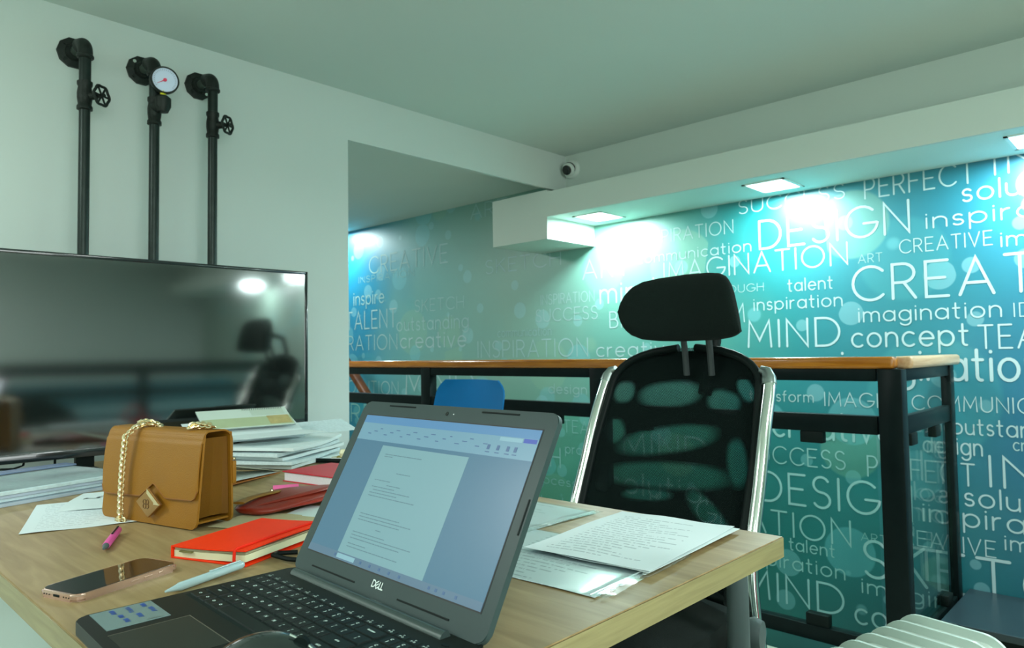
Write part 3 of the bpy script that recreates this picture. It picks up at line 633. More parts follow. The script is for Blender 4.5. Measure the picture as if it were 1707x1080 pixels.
tag(link('wall_cable', bm, rubber_m, smooth=True), 'thin black cable hanging down the wall under the desk', 'cable')
LIFT_DIR = Vector((0, 0, 1))
# ------------------------------------------------------------------ laptop
lap = thing('laptop', 'open charcoal laptop showing a text document, at the near edge of the desk', 'laptop', (-0.691, 0.482, 0.755), (0, 0, math.radians(-2.1)))
ZB = 0.017
bm = B(); prism(bm, rrect(.380, .264, .014, 6, 0, -.120), .0025, ZB); bmesh.ops.bevel(bm, geom=[e for e in bm.edges if abs(e.verts[0].co.z-e.verts[1].co.z) < 1e-6], offset=.0015, segments=2, affect='EDGES')
base = link('base', bm, lap_m, lap, True)
for x, y in ((-.16, -.235), (.16, -.235), (-.16, -.01), (.16, -.01)):
    link('rubber_foot', mbox(x-.015, x+.015, y-.005, y+.005, 0, .003), rubber_m, base)
# keyboard deck recess and touchpad
link('keyboard_deck', mbox(-.182, .184, -.137, -.030, ZB-.0005, ZB+.0003), mat('deck_black', (0.008, 0.016, 0.015), 0.5), lap)
bm = B(); prism(bm, rrect(.106, .080, .004, 4, -.052, -.200), ZB-.0004, ZB+.0003); tp = link('touchpad', bm, mat('touchpad_grey', (0.024, 0.030, 0.024), 0.35), lap)
bm = B(); box(bm, -.105, .001, -.1604, -.1596, ZB, ZB+.0006); box(bm, -.1055, -.1048, -.240, -.160, ZB, ZB+.0004)
link('touchpad_rim', bm, mat('rim_grey', (0.14, 0.13, 0.10), 0.3), tp)
# keys
P_ = .01865; kh = .0175; x0 = -.179
rows = [
 (-.1340, [('ctrl', 1.25, 'o'), ('fn', 1, 'f'), ('win', 1, 'w'), ('alt', 1, 'o'), ('', 5.6, ''), ('alt', 1, 'o'), ('ctrl', 1.15, 'o'), ('', 1, 'l'), ('', 1, 'l'), ('', 1, 'l')]),
 (-.1155, [('shift', 2.15, 'sh')] + [(c, 1, c) for c in 'zxcvbnm'] + [(',', 1, 'l'), ('.', 1, 'l'), ('/', 1, 'l'), ('shift', 2.85, 'sh')]),
 (-.0970, [('caps', 1.6, 'o')] + [(c, 1, c) for c in 'asdfghjkl'] + [(';', 1, 'l'), ("'", 1, 'l'), ('enter', 2.4, 'ent')]),
 (-.0785, [('tab', 1.35, 'tab')] + [(c, 1, c) for c in 'qwertyuiop'] + [('[', 1, 'l'), (']', 1, 'l'), ('\\', 1.65, 'l')]),
 (-.0600, [('`', .95, 'l')] + [(c, 1, 'dd') for c in '1234567890-='] + [('back', 2.05, 'back')]),
]
CAPG = dict(G)
CAPG.update({'X': (.64, [[(0, 1), (.64, 0)], [(0, 0), (.64, 1)]]), 'Z': (.60, [[(0, 1), (.6, 1), (0, 0), (.6, 0)]]), 'Q': (1.0, [arc(.5, .5, .5, .5, 0, 360, 16), [(.6, .3), (.95, 0)]]),
             'J': (.45, [[(.45, 1), (.45, .25)]+arc(.22, .25, .23, .25, 0, -180, 8)]), 'Y': (.66, [[(0, 1), (.33, .5), (.66, 1)], [(.33, .5), (.33, 0)]])})
G.update(CAPG)
def key(xa, xb, ya_, yb_, leg):
    bm = B(); g = .0011
    xa += g; xb -= g; ya_ += g; yb_ -= g; t = .0007
    lo = [(xa, ya_), (xb, ya_), (xb, yb_), (xa, yb_)]; hi = [(xa+t, ya_+t), (xb-t, ya_+t), (xb-t, yb_-t), (xa+t, yb_-t)]
    vl = [bm.verts.new((x, y, ZB)) for x, y in lo]; vh = [bm.verts.new((x, y, ZB+.0019)) for x, y in hi]
    bm.faces.new(vh)
    for i in range(4): bm.faces.new((vl[i], vl[(i+1) % 4], vh[(i+1) % 4], vh[i]))
    cx_, cy_ = (xa+xb)/2, (ya_+yb_)/2
    k = link('key', bm, key_m, lap)
    if not leg: return
    bm = B(); fr = lambda x, z: (x, z, ZB+.00205); s = .0036
    if len(leg) == 1 and leg != 'l' and leg != 'o' and leg != 'w' and leg != 'f':
        wd = G[leg.upper()][0]*s; stroke_word(bm, leg.upper(), cx_-wd/2-.0002, cx_+wd/2+.0002, cy_-.001, s, fr, th=.24)
    elif leg == 'l': stroke_word(bm, 'I', cx_-.0001, cx_, cy_-.003, .0025, fr, th=.35); stroke_word(bm, 'T', cx_-.001, cx_+.001, cy_+.001, .002, fr, th=.3)
    elif leg in 'owf': stroke_word(bm, 'O', cx_-.0016, cx_+.0016, cy_-.0012, .0026, fr, th=.4)
    elif leg == 'dd': stroke_word(bm, 'I', cx_-.0001, cx_, cy_-.005, .0032, fr, th=.4); stroke_word(bm, 'C', cx_-.0012, cx_+.0012, cy_+.0012, .0028, fr, th=.3)
    else: 
        n = {'sh': 'shift', 'tab': 'tab', 'back': 'backspace', 'ent': 'enter', 'fx': 'f1'}.get(leg, leg)
        if n == 'f1': stroke_word(bm, 'F', cx_-.003, cx_-.0008, cy_-.0022, .0020, fr, th=.3); stroke_word(bm, 'O', cx_+.0008, cx_+.003, cy_-.0022, .002, fr, th=.3); stroke_word(bm, 'T', cx_-.001, cx_+.0012, cy_+.001, .002, fr, th=.3)
        else: stroke_word(bm, n, cx_-.00068*len(n), cx_+.00068*len(n), cy_, .0016, fr, th=.3, sp=.35)
    me = bpy.data.meshes.new('legend'); bm.to_mesh(me); bm.free(); me.materials.append(legend_m)
    o = bpy.data.objects.new('legend', me); COL.objects.link(o); o.parent = k
for (y, ks) in rows:
    x = x0
    for (nm, wd, leg) in ks: key(x, x+wd*P_, y, y+.0185, leg); x += wd*P_
    # number pad
    xn = .106
    npk = 4
    for j in range(npk):
        if y < -.13 and j == 1: continue
        key(xn+j*P_, xn+(j+1)*P_, y, y+.0185, 'dd' if j < 3 else 'l')
for j in range(19):
    w_ = .361/19; key(x0+j*w_, x0+(j+1)*w_, -.0415, -.0310, 'fx')
# hinge barrel ramp
bm = B(); n = 10
prof = [(-.0135, ZB-.001), (-.013, ZB+.002), (-.0105, ZB+.005), (-.007, ZB+.0066), (-.003, ZB+.0062), (-.0005, ZB+.002), (.0005, ZB-.001)]
L_ = [bm.verts.new((-.163+.0*i, y, z)) for i, (y, z) in enumerate(prof)]; R_ = [bm.verts.new((.146, y, z)) for y, z in prof]
for i in range(len(prof)-1): bm.faces.new((L_[i], R_[i], R_[i+1], L_[i+1]))
bm.faces.new(L_[::-1]); bm.faces.new(R_); link('hinge_cover', bm, mat('hinge_satin', (0.035, 0.055, 0.052), 0.22, coat=0.3), lap, True)
bm = B(); prism(bm, rrect(.010, .0045, .002, 4, .160, -.018), ZB, ZB+.0008); link('power_button', bm, key_m, lap)
# lid : local frame x right, y up the lid, z out of the screen
tilt = math.radians(90-28.8)
lid = link('lid', (lambda b: (prism(b, rrect(.380, .244, .012, 6, 0, .1215), -.0075, 0), bmesh.ops.bevel(b, geom=[e for e in b.edges if abs(e.verts[0].co.z-e.verts[1].co.z) < 1e-7], offset=.001, segments=2, affect='EDGES'))and b)(B()), bezel_m, lap, True)
lid.location = (0, 0.004, ZB+.0005); lid.rotation_euler = (tilt, 0, 0)
def lidq(name, x0_, x1_, y0_, y1_, z, m, parent=lid, th=.0002): return link(name, mbox(x0_, x1_, y0_, y1_, z-th, z), m, parent)
def screen_mat(name, c, s=1.0): return mat(name, tuple(v*0.25 for v in c), 0.30, emit=c, es=s)
sc_bg = screen_mat('screen_backdrop', (0.035, 0.125, 0.20)); sc_page = screen_mat('screen_page', (0.135, 0.285, 0.315)); sc_bar = screen_mat('screen_title', (0.06, 0.19, 0.36))
sc_rib = screen_mat('screen_ribbon', (0.115, 0.26, 0.34)); sc_task = screen_mat('screen_taskbar', (0.06, 0.13, 0.20)); sc_ink = screen_mat('screen_ink', (0.075, 0.17, 0.20)); sc_blue = screen_mat('screen_button', (0.015, 0.05, 0.33)); sc_pale = screen_mat('screen_search', (0.18, 0.36, 0.42)); sc_dark = screen_mat('screen_icon', (0.03, 0.09, 0.2))
lidq('screen_frame', -.1735, .1735, .0265, .2235, .0004, mat('screen_gap', (0.002, 0.003, 0.003), 0.5), th=.0003)
lidq('screen', -.172, .172, .028, .222, .0006, sc_bg)
lidq('title_bar', -.172, .172, .211, .222, .0008, sc_bar); lidq('ribbon', -.172, .172, .186, .211, .0008, sc_rib); lidq('page', -.104, .072, .037, .181, .0008, sc_page); lidq('taskbar', -.172, .172, .028, .037, .0009, sc_task)
lidq('search_field', -.040-.062, -.062, .030, .0355, .0011, sc_pale); lidq('share_button', .150, .170, .2055, .2105, .0010, sc_blue); lidq('view_button', .112, .148, .2055, .2100, .0010, sc_pale)
bm = B(); rnd = random.Random(5)
def tl(x, y, w_, h_=.0011):
    while w_ > .002:
        a = min(w_, rnd.uniform(.004, .011)); box(bm, x, x+a-.0012, y, y+h_, .0009, .0011); x += a; w_ -= a
for (x, y, w_) in ((-.090, .169, .080), (-.090, .166, .020), (-.050, .146, .030), (-.090, .134, .035), (-.060, .129, .030), (-.090, .125, .050), (-.085, .121, .080), (-.090, .117, .060), (-.090, .113, .100),
                   (-.090, .089, .085), (-.090, .085, .110), (-.090, .081, .090), (-.045, .073, .012), (-.090, .065, .070), (-.090, .061, .125), (-.090, .057, .105), (-.090, .050, .040), (-.09, .046, .11)): tl(x, y, w_)
link('document_text', bm, sc_ink, lid)['kind'] = 'stuff'
bm = B()
for k in range(20):
    x = -.150+k*.0125; y = .199+.004*((k*7) % 3-1); box(bm, x, x+rnd.uniform(.003, .009), y, y+.0010, .0010, .0012)
for x in (.096, .112, .128, .140): box(bm, x, x+.0045, .1935, .1995, .0010, .0012); box(bm, x-.001, x+.006, .190, .191, .0010, .0012)
for x in (-.108, -.050, -.030, -.010, .010, .030, .085, .097, .110, .130): box(bm, x, x+.0035, .031, .0345, .0010, .0012)
link('screen_icons', bm, sc_dark, lid)['kind'] = 'stuff'
bm = B(); cyl(bm, (.001, .233, 0), (.001, .233, .0006), .0026, n=20); link('webcam', bm, glossy_black, lid, True)
bm = B(); cyl(bm, (.014, .233, 0), (.014, .233, .0004), .0008, n=8); link('webcam_led', bm, silver_m, lid)
for (xa, xb, ya_, yb_) in ((-.128, -.068, .2375, .2395), (.065, .129, .2375, .2395), (-.146, -.045, .0095, .0115), (.042, .133, .0095, .0115), (.1855, .1875, .108, .146)):
    link('rubber_bumper', mbox(xa, xb, ya_, yb_, 0, .0008, .0003), rubber_m, lid)
# maker's lettering
bm = B(); fr = lambda x, z: (x, z, .0006)
stroke_word(bm, 'D', -.0105, -.0045, .0135, .0072, fr, th=.20); stroke_word(bm, 'L', .0035, .0068, .0135, .0072, fr, th=.20); stroke_word(bm, 'L', .0080, .0113, .0135, .0072, fr, th=.20)
for v in bm.verts: pass
c, s = math.cos(.6), math.sin(.6); bm2 = B()
stroke_word(bm, 'E', -.0032, .0024, .0138, .0064, lambda x, z: (-.0004+(x+.0004)*c-(z-.017)*s, .017+(x+.0004)*s+(z-.017)*c, .0006), th=.22); bm2.free()
link('logo', bm, silver_m, lid)
# handwritten sticker on the palm rest
stk = link('palmrest_sticker', mbox(-.187, -.121, -.237, -.174, ZB, ZB+.0004), mat('sticker_film', (0.18, 0.27, 0.27), 0.25, coat=0.4), lap)
bm = B()
for (x, y, w_) in ((-.182, -.187, .012), (-.164, -.184, .018), (-.181, -.203, .020), (-.152, -.200, .014), (-.181, -.219, .014), (-.160, -.216, .010), (-.144, -.215, .012)):
    stroke_word(bm, 'nmurn'[:3+int(w_*100) % 2], x, x+w_, y, .0040, lambda a, b_: (a, b_, ZB+.0006), th=.22)
link('handwriting', bm, mat('blue_ink', (0.03, 0.09, 0.35), 0.6), stk)
bm = B(); box(bm, -.1265, -.1235, -.196, -.182, ZB+.0004, ZB+.0006); link('barcode', bm, mat('grey_ink', (0.10, 0.14, 0.13), 0.6), stk)

# ------------------------------------------------------------------ mouse lying on the laptop
ms = thing('computer_mouse', 'glossy black computer mouse resting on the laptop keyboard at the bottom edge', 'mouse', (-0.600, 0.312, 0.775), (0, 0, math.radians(-52)))
bm = B()
def mfn(u, v):
    a = 2*PI*u; r = math.sin(v*PI/2); z = math.cos(v*PI/2)
    x = .030*r*math.cos(a)*(1-.12*math.sin(a)**2); y = .052*r*math.sin(a)
    return (x, y, .003+.030*z**.8*(1-.25*(y/.052)**2) if v < 1 else .003)
grid(bm, mfn, 40, 14); bmesh.ops.remove_doubles(bm, verts=bm.verts[:], dist=1e-6)
link('shell', bm, mat('mouse_gloss', (0.012, 0.020, 0.018), 0.18, coat=0.6), ms, True)
bm = B(); tube(bm, [(.0312*math.cos(a)*(1-.12*math.sin(a)**2), .054*math.sin(a), .003) for a in [k*2*PI/40 for k in range(40)]], .0022, n=8, closed=True); link('rim', bm, mat('mouse_rim', (0.22, 0.15, 0.12), 0.25, metal=0.5), ms, True)
bm = B(); cyl(bm, (-.003, .030, .0240), (.003, .030, .0240), .0075, n=24); link('scroll_wheel', bm, rubber_m, ms, True)
bm = B(); tube(bm, [(0, .020, .0325), (0, .034, .0265), (0, .046, .016)], .0010, n=6); link('button_seam', bm, chrome_m, ms)

# ------------------------------------------------------------------ phone
ph = thing('smartphone', 'smartphone in rose gold bumper lying face up left of the laptop', 'phone', (-1.056, 0.328, 0.755), (0, 0, math.radians(18.5)))
bm = B(); prism(bm, rrect(.076, .150, .012, 6), 0, .0095); bmesh.ops.bevel(bm, geom=[e for e in bm.edges if abs(e.verts[0].co.z-e.verts[1].co.z) < 1e-7], offset=.0028, segments=3, affect='EDGES')
body = link('body', bm, rose_m, ph, True)
bm = B(); prism(bm, rrect(.069, .143, .009, 6), .0094, .0100); link('screen', bm, glossy_black, ph)
bm = B(); box(bm, -.006, .006, -.0755, -.0745, .0035, .0065, .0008)
for x in (-.024, -.019, -.014, .014, .019, .024): cyl(bm, (x, -.0755, .005), (x, -.0745, .005), .0009, n=8)
link('charging_port', bm, rubber_m, ph)
for y0_, y1_ in ((.018, .030), (-.002, .010), (.040, .046)): link('side_button', mbox(.0375, .0387, y0_, y1_, .004, .0065, .0004), rose_m, ph)

# ------------------------------------------------------------------ pens
def pen(name, label, a, b_, r, mbody, mtip, capm=None):
    a = Vector(a); b_ = Vector(b_); d = b_-a; L = d.length
    t = thing(name, label, 'pen', a); t.rotation_euler = d.to_track_quat('X', 'Z').to_euler()
    bm = B(); lathe(bm, [(.0, 0), (r*.25, .001), (r*.8, .018), (r*.92, .022)], axis=(1, 0, 0), n=14); link('tip', bm, mtip, t, True)
    bm = B(); lathe(bm, [(r*.9, .020), (r, .022), (r, L-.004), (r*.8, L), (0, L)], axis=(1, 0, 0), n=14); link('barrel', bm, mbody, t, True)
    bm = B(); box(bm, L*.55, L-.004, -r*.25, r*.25, r, r+.0016, .0005); link('clip', bm, capm or mbody, t)
    return t
pen('pen', 'short pink pen with a dark grey tip beside the handbag', (-1.222, .366, .7615), (-1.338, .424, .7625), .0058, pink_m, grey_m, rubber_m)
pen('pen', 'pale translucent ballpoint pen between the orange notebook and the laptop', (-.942, .352, .7605), (-.977, .470, .7620), .0056, clear_m, clear_m)
pen('pen', 'black pen lying in front of the white paper stack by the wall', (-1.83, 1.055, .762), (-1.70, 1.135, .762), .0065, rubber_m, grey_m, silver_m)
pen('pen', 'yellow brown pencil stub behind the crimson book', (-1.80, 1.13, .764), (-1.72, 1.17, .764), .006, mat('ochre', (.30, .26, .05), .5), gold_m)
bm = B(); lathe(bm, [(0, -.011), (.007, -.009), (.011, 0), (.007, .009), (0, .011)], c=(-1.640, 1.065, .797), n=18)
tag(link('cream_ball', bm, mat('cream_ball', (.75, .75, .50), .4), smooth=True), 'small cream coloured ball on the crimson book, half behind the laptop', 'ball')
bm = B(); tube(bm, [(-.925, .545, .760), (-.955, .525, .762), (-.985, .520, .763), (-1.00, .535, .760), (-.985, .56, .759)], .0035, n=8)
tag(link('coiled_lead', bm, rubber_m, smooth=True), 'short black cable end between the orange notebook and laptop hinge', 'cable')

# ------------------------------------------------------------------ handbag
bag = thing('handbag', 'tan leather flap handbag with gold chain and diamond clasp', 'handbag', (-1.512, 0.449, 0.755), (0, 0, math.radians(14.6)))
W_, D_, HB = .272, .078, .168
def side_y(z):           # front face leans back towards the top
    return .016*(z/HB)
# front panel with rounded lower corners
def fp(u, v):
    x = u*W_; z = v*HB; return (x, side_y(z) - .004*math.sin(PI*u)*math.sin(PI*v), z)
def rounded(u, v, r=.014):
    x = u*W_; z = v*HB
    for cx_ in (r, W_-r):
        if ((x < r and cx_ == r) or (x > W_-r and cx_ != r)) and z < r: return (x-cx_)**2+(z-r)**2 <= r*r
    return True
def panel_poly(x0_, x1_, z0_, z1_, r, n=6, top_r=0.0):
    pts = []
    for k in range(n+1): a = PI+PI/2*k/n; pts.append((x0_+r+r*math.cos(a), z0_+r+r*math.sin(a)))
    for k in range(n+1): a = 1.5*PI+PI/2*k/n; pts.append((x1_-r+r*math.cos(a), z0_+r+r*math.sin(a)))
    pts += [(x1_, z1_), (x0_, z1_)]
    return pts
def slab(poly, yf, th):
    bm = B(); fr = [bm.verts.new((x, yf(z), z)) for x, z in poly]; bk = [bm.verts.new((x, yf(z)+th, z)) for x, z in poly]; n = len(poly)
    bm.faces.new(fr); bm.faces.new(bk[::-1])
    for i in range(n): bm.faces.new((fr[i], bk[i], bk[(i+1) % n], fr[(i+1) % n]))
    return bm
link('front_panel', slab(panel_poly(0, W_, 0.002, HB-.006, .014), side_y, .004), tan_m, bag)
link('back_panel', slab(panel_poly(0, W_, 0.002, HB-.004, .014), lambda z: D_-.004-.004*(z/HB), .004), tan_m, bag)
# gussets: folded inwards
for sx, xg in ((1, W_-.006), (-1, .006)):
    bm = B(); pr_ = []
    for v in [k/8 for k in range(9)]:
        z = .018+v*(HB-.030); yf = side_y(z)+.004; yb_ = D_-.006-.004*(z/HB); ym = (yf+yb_)/2; fold = .010*(1-v*.6)
        pr_.append([bm.verts.new(p) for p in ((xg, yf, z), (xg-sx*fold*.6, yf*.7+ym*.3, z), (xg-sx*fold, ym, z), (xg-sx*fold*.6, yb_*.7+ym*.3, z), (xg, yb_, z))])
    for A_, C_ in zip(pr_, pr_[1:]):
        for i in range(4): bm.faces.new((A_[i], A_[i+1], C_[i+1], C_[i]))
    A_ = pr_[0]; tipv = bm.verts.new((xg-sx*.055, D_/2, .016)); 
    for i in range(4): bm.faces.new((A_[i], A_[i+1], tipv))
    bmesh.ops.solidify(bm, geom=bm.faces[:], thickness=.002); link('gusset', bm, tan_m, bag, False)
link('bottom', mbox(.006, W_-.006, .004, D_-.006, .010, .013), tan_m, bag)
link('lining', mbox(.012, W_-.012, side_y(HB)+.006, D_-.012, HB-.05, HB-.045), darkin_m, bag)
# flap: from the back over the top down the front, lower edge with a notch over the clasp
prof = []
prof.append((D_-.002, HB*.55)); prof.append((D_-.0015, HB*.80))
for k in range(9):
    a = PI/2*k/8; prof.append((D_-.024+.0225*math.cos(a), HB-.020+.022*math.sin(a)))
yfT = side_y(HB)
for k in range(1, 10):
    a = PI/2+PI/2*k/9; prof.append((yfT+.012+.016*math.cos(a), HB-.020+.022*math.sin(a)))
def lower(u):
    x = u*W_; base_ = .052-.006*(1-u)
    r = .016
    e = 0
    if x > W_-r: e = r-math.sqrt(max(0, r*r-(x-W_+r)**2))
    if x < r: e = r-math.sqrt(max(0, r*r-(r-x)**2))
    m = abs(x-.152)*.74; notch = max(0, .026-m)*.95
    return base_+e+notch
NV = 22
def flap(u, v):
    x = u*W_
    npf = len(prof)-1; zt = prof[-1][1]
    if v < .5:
        t = v/.5*npf; i = min(int(t), npf-1); f_ = t-i; y = prof[i][0]*(1-f_)+prof[i+1][0]*f_; z = prof[i][1]*(1-f_)+prof[i+1][1]*f_
    else:
        f_ = (v-.5)/.5; z = zt*(1-f_)+lower(u)*f_; y = side_y(z)-.0045-.002*math.sin(PI*f_)
    return (x, y, z)
bm = B(); grid(bm, flap, 56, 44, .0028); link('flap', bm, tan_m, bag, True)
bm = B(); tube(bm, [Vector(flap(k/56, 1.0)) for k in range(57)], .0012, n=6); link('flap_edge', bm, tan_edge_m, bag, True)
# diamond clasp
cz, cx_ = .040, .152; yc = side_y(cz)-.008
dm = link('clasp', (lambda b: (prism(b, [(.035, 0), (0, .026), (-.035, 0), (0, -.026)], 0, .005), bmesh.ops.bevel(b, geom=b.edges[:], offset=.0008, segments=1, affect='EDGES')) and b)(B()), mat('clasp_bronze', (0.42, 0.24, 0.09), 0.30, metal=0.8), bag)
dm.location = (cx_, yc+.001, cz); dm.rotation_euler = (PI/2, 0, 0)
bm = B(); prism(bm, [(.0, .026), (.035, 0), (.035-.012, 0), (0, .026-.009)], .005, .0075); link('clasp_bar', bm, gold_m, dm)
bm = B(); box(bm, .018, .035, -.001, .0015, .005, .007); link('clasp_edge', bm, gold_m, dm)
bm = B()
q_ = Matrix.Rotation(PI/4, 3, 'Z')
for k in range(4):
    a = PI/4+k*PI/2; c_ = Vector((.0052*math.cos(a), .0052*math.sin(a), .0052))-Vector((.005, .002, 0))
    tube(bm, [c_+Vector((.0042*math.cos(t), .0042*math.sin(t), 0)) for t in [j*2*PI/12 for j in range(12)]], .0008, n=5, closed=True)
link('clasp_ornament', bm, mat('clasp_dark', (0.20, 0.11, 0.04), 0.4, metal=0.6), dm)
# chain
def chain(bm, pts, pitch=.0056, rl=.0060, rw=.0046, wire=.0021):
    P = [Vector(p)+Vector((.052, 0, 0)) for p in pts]; seg = [0]
    for a, b_ in zip(P, P[1:]): seg.append(seg[-1]+(b_-a).length)
    n = int(seg[-1]/pitch)
    for i in range(n):
        d = (i+.5)*pitch; j = max(k for k in range(len(seg)) if seg[k] <= d); j = min(j, len(P)-2)
        f_ = (d-seg[j])/max(1e-9, seg[j+1]-seg[j]); c_ = P[j].lerp(P[j+1], f_); t = (P[j+1]-P[j]).normalized()
        s = t.cross(Vector((0.3, 1, .2))).normalized(); u_ = t.cross(s)
        s = (s*math.cos(.75*(1 if i % 2 else -1))+u_*math.sin(.75*(1 if i % 2 else -1)))
        tube(bm, [c_+t*rl*math.cos(a)+s*rw*math.sin(a) for a in [k*2*PI/10 for k in range(10)]], wire, n=6, closed=True)
bm = B()
chain(bm, [(.052, .050, HB+.004), (.040, .030, HB+.009), (.034, .012, HB+.004), (.030, -.006, HB-.014), (.0275, -.010, HB*.6), (.0265, -.012, HB*.25), (.026, -.012, .012), (.030, -.014, .005), (.044, -.013, .004)])
chain(bm, [(.016, .032, HB+.006), (.028, .024, HB+.011), (.040, .030, HB+.012), (.052, .040, HB+.007)])
chain(bm, [(.012, -.010, .004), (.030, -.016, .004)])
chain(bm, [(.172, .022, HB+.006), (.178, .030, HB+.010), (.190, .034, HB+.011), (.203, .040, HB+.009), (.212, .046, HB+.006)])
chain(bm, [(.172, .026, HB+.010), (.185, .040, HB+.007), (.200, .048, HB+.006)])
link('chain_strap', bm, gold_m, bag, True)['kind'] = 'stuff'
for x in (.108, .228):
    bm = B(); lathe(bm, [(0, 0), (.005, 0), (.005, .004), (0, .006)], c=(x, .045, HB), n=14); link('eyelet', bm, gold_m, bag, True)
bm = B(); box(bm, W_-.004, W_+.003, D_-.004, D_+.004, HB*.42, HB*.66, .001); link('side_tab', bm, tan_m, bag, True)
bm = B(); lathe(bm, [(0, -.003), (.003, -.001), (.003, .002), (0, .003)], c=(W_, D_+.001, HB*.68), n=10); link('stud', bm, gold_m, bag, True)
# ------------------------------------------------------------------ things on the desk
ZD = 0.755
def seta(o, label, cat, loc, rz, group=None):
    o.location = loc; o.rotation_euler = (0, 0, math.radians(rz)); return tag(o, label, cat, group)
# orange notebook
nb = thing('notebook', 'bright orange red notebook with elastic band, held slightly open', 'notebook', (-1.083, 0.540, ZD), (0, 0, math.radians(21)))
nw, nh = .142, .190
bm = B(); box(bm, -nw/2, nw/2, -nh/2, nh/2, 0, .0022, .0008); link('back_cover', bm, orange_m, nb, True)
bm = B(); grid(bm, lambda u, v: ((u-.5)*(nw-.006), (v-.5)*(nh-.006), .0022+.0095+(.004*u*u if v < 2 else 0)), 8, 2, .0095)
link('page_block', bm, cream_m, nb)
for k in range(3):
    bm = B(); grid(bm, lambda u, v: (-nw/2+.003+u*(nw-.006), (v-.5)*(nh-.008), .0128+.0006*k+(.0024+.0012*k)*u*u+.0008*math.sin(6*v+k)), 10, 6, .0004); link('loose_page', bm, cream_m, nb)
bm = B(); grid(bm, lambda u, v: (-nw/2+u*nw, (v-.5)*nh, .0185+.0050*u*u+.0010*math.sin(PI*v)*u), 14, 10, .0018); link('front_cover', bm, orange_m, nb, True)
bm = B(); box(bm, -nw/2-.001, -nw/2+.0015, -nh/2, nh/2, 0.0, .0180, .0006); link('spine', bm, orange_m, nb, True)
bm = B(); xs = .052; tube(bm, [(xs, -nh/2-.001, .000), (xs, -nh/2-.002, .010), (xs, -nh/2-.001, .0225), (xs, -nh/2+.004, .0240), (xs, 0, .0250), (xs, nh/2, .0240), (xs, nh/2+.002, .010), (xs, nh/2, 0)], .0022, n=8, sy=1); link('elastic_band', bm, mat('elastic', (.80, .03, .012), .6), nb, True)
bm = B(); box(bm, -.055, -.030, -nh/2-.001, -nh/2+.01, .0105, .0125, .0006); link('bookmark', bm, mat('olive_ribbon', (.16, .15, .04), .7), nb)
bm = B(); sheet(bm, .19, .12, .0006, .0008, 1.0, .0006); seta(link('envelope', bm, beige_m), 'beige envelope under the far end of the orange notebook', 'envelope', (-1.205, .640, ZD), 25)
bm = B(); sheet(bm, .12, .09, .0004, .0008, 1.0, .0004); seta(link('paper_slip', bm, paper_m), 'white paper slip between the red leather pouch and the laptop', 'paper', (-1.215, .745, ZD), 25)
bm = B(); box(bm, -.028, .028, -.024, .024, 0, .004, .0004); seta(link('sticky_note_pad', bm, pinknote_m), 'small bright pink sticky note behind the red leather pouch', 'sticky note', (-1.505, .826, ZD), 62)
bm = B(); sheet(bm, .07, .03, .0006, .0006); seta(link('paper_slip', bm, cream_m), 'tiny cream paper scrap between the pink note and crimson book', 'paper', (-1.44, .87, ZD), 40)
# crimson book
bk = thing('book', 'crimson hardcover book with white page edges behind the laptop lid', 'book', (-1.515, .960, ZD), (0, 0, math.radians(9)))
bm = B(); box(bm, -.095, .10, -.078, .072, 0, .002); link('back_cover', bm, red_m, bk)
bm = B(); box(bm, -.092, .098, -.075, .070, .002, .022); link('page_block', bm, mat('book_pages', (.78, .76, .80), .8, var=.1, vscale=200), bk)
bm = B(); box(bm, -.096, .10, -.079, .073, .022, .0245, .0006); link('front_cover', bm, red_m, bk)
bm = B(); box(bm, -.095, .10, .070, .074, .001, .024, .001); link('spine', bm, red_m, bk)
# red leather pouch
pc = thing('leather_pouch', 'dark red leather strap bag lying folded right of the handbag', 'pouch', (-1.330, .748, ZD), (0, 0, math.radians(108)))
def pouch(u, v):
    a = 2*PI*u; r = math.sin(PI*v); x = -.128*math.cos(PI*v); sx_ = abs(math.cos(a))**.7*math.copysign(1, math.cos(a)); 
    y = .066*r**.6*sx_; z = .012+.013*r**.5*math.sin(a)-.004*math.sin(9*v+2*u)*r
    return (x, y, max(z, .0006))
bm = B(); grid(bm, pouch, 32, 36); bmesh.ops.remove_doubles(bm, verts=bm.verts[:], dist=1e-6); link('body', bm, redleather_m, pc, True)
bm = B(); pts = [(-.115+.23*t, -.004-.040*math.sin(PI*t)**.8, .016+.011*math.sin(PI*t)**.6) for t in [k/24 for k in range(25)]]; tube(bm, pts, [.002+.010*math.sin(PI*k/24)**.5 for k in range(25)], n=10, sy=.35, up=(0, 0, 1)); link('strap', bm, redleather_m, pc, True)
bm = B(); pts = [(-.118+.236*t, -.012-.056*math.sin(PI*t)**.8, .010+.004*math.sin(PI*t)) for t in [k/24 for k in range(25)]]; tube(bm, pts, [.002+.008*math.sin(PI*k/24)**.5 for k in range(25)], n=10, sy=.35, up=(0, 0, 1)); link('strap', bm, mat('red_strap_bright', (.34, .025, .012), .35), pc, True)
bm = B(); pts = [(-.125+.10*t, .020+.008*math.sin(4*t), .024+.006*t) for t in [k/12 for k in range(13)]]; tube(bm, pts, [.012]*11+[.010, .005], n=10, sy=.22, up=(0, 0, 1)); tb = link('strap_end', bm, mat('olive_tan_leather', (.26, .12, .015), .35), pc, True); tb['label'] = 'tan strap end with gold stud'
bm = B(); lathe(bm, [(.0035, 0), (.003, .002), (0, .0028)], c=(-.035, .026, .0315), n=12); link('stud', bm, gold_m, tb, True)
bm = B(); lathe(bm, [(.004, 0), (.003, .003), (0, .004)], c=(.085, -.048, .040), n=12); link('rivet', bm, mat('rivet_red', (.6, .2, .15), .2, metal=.8), pc, True)

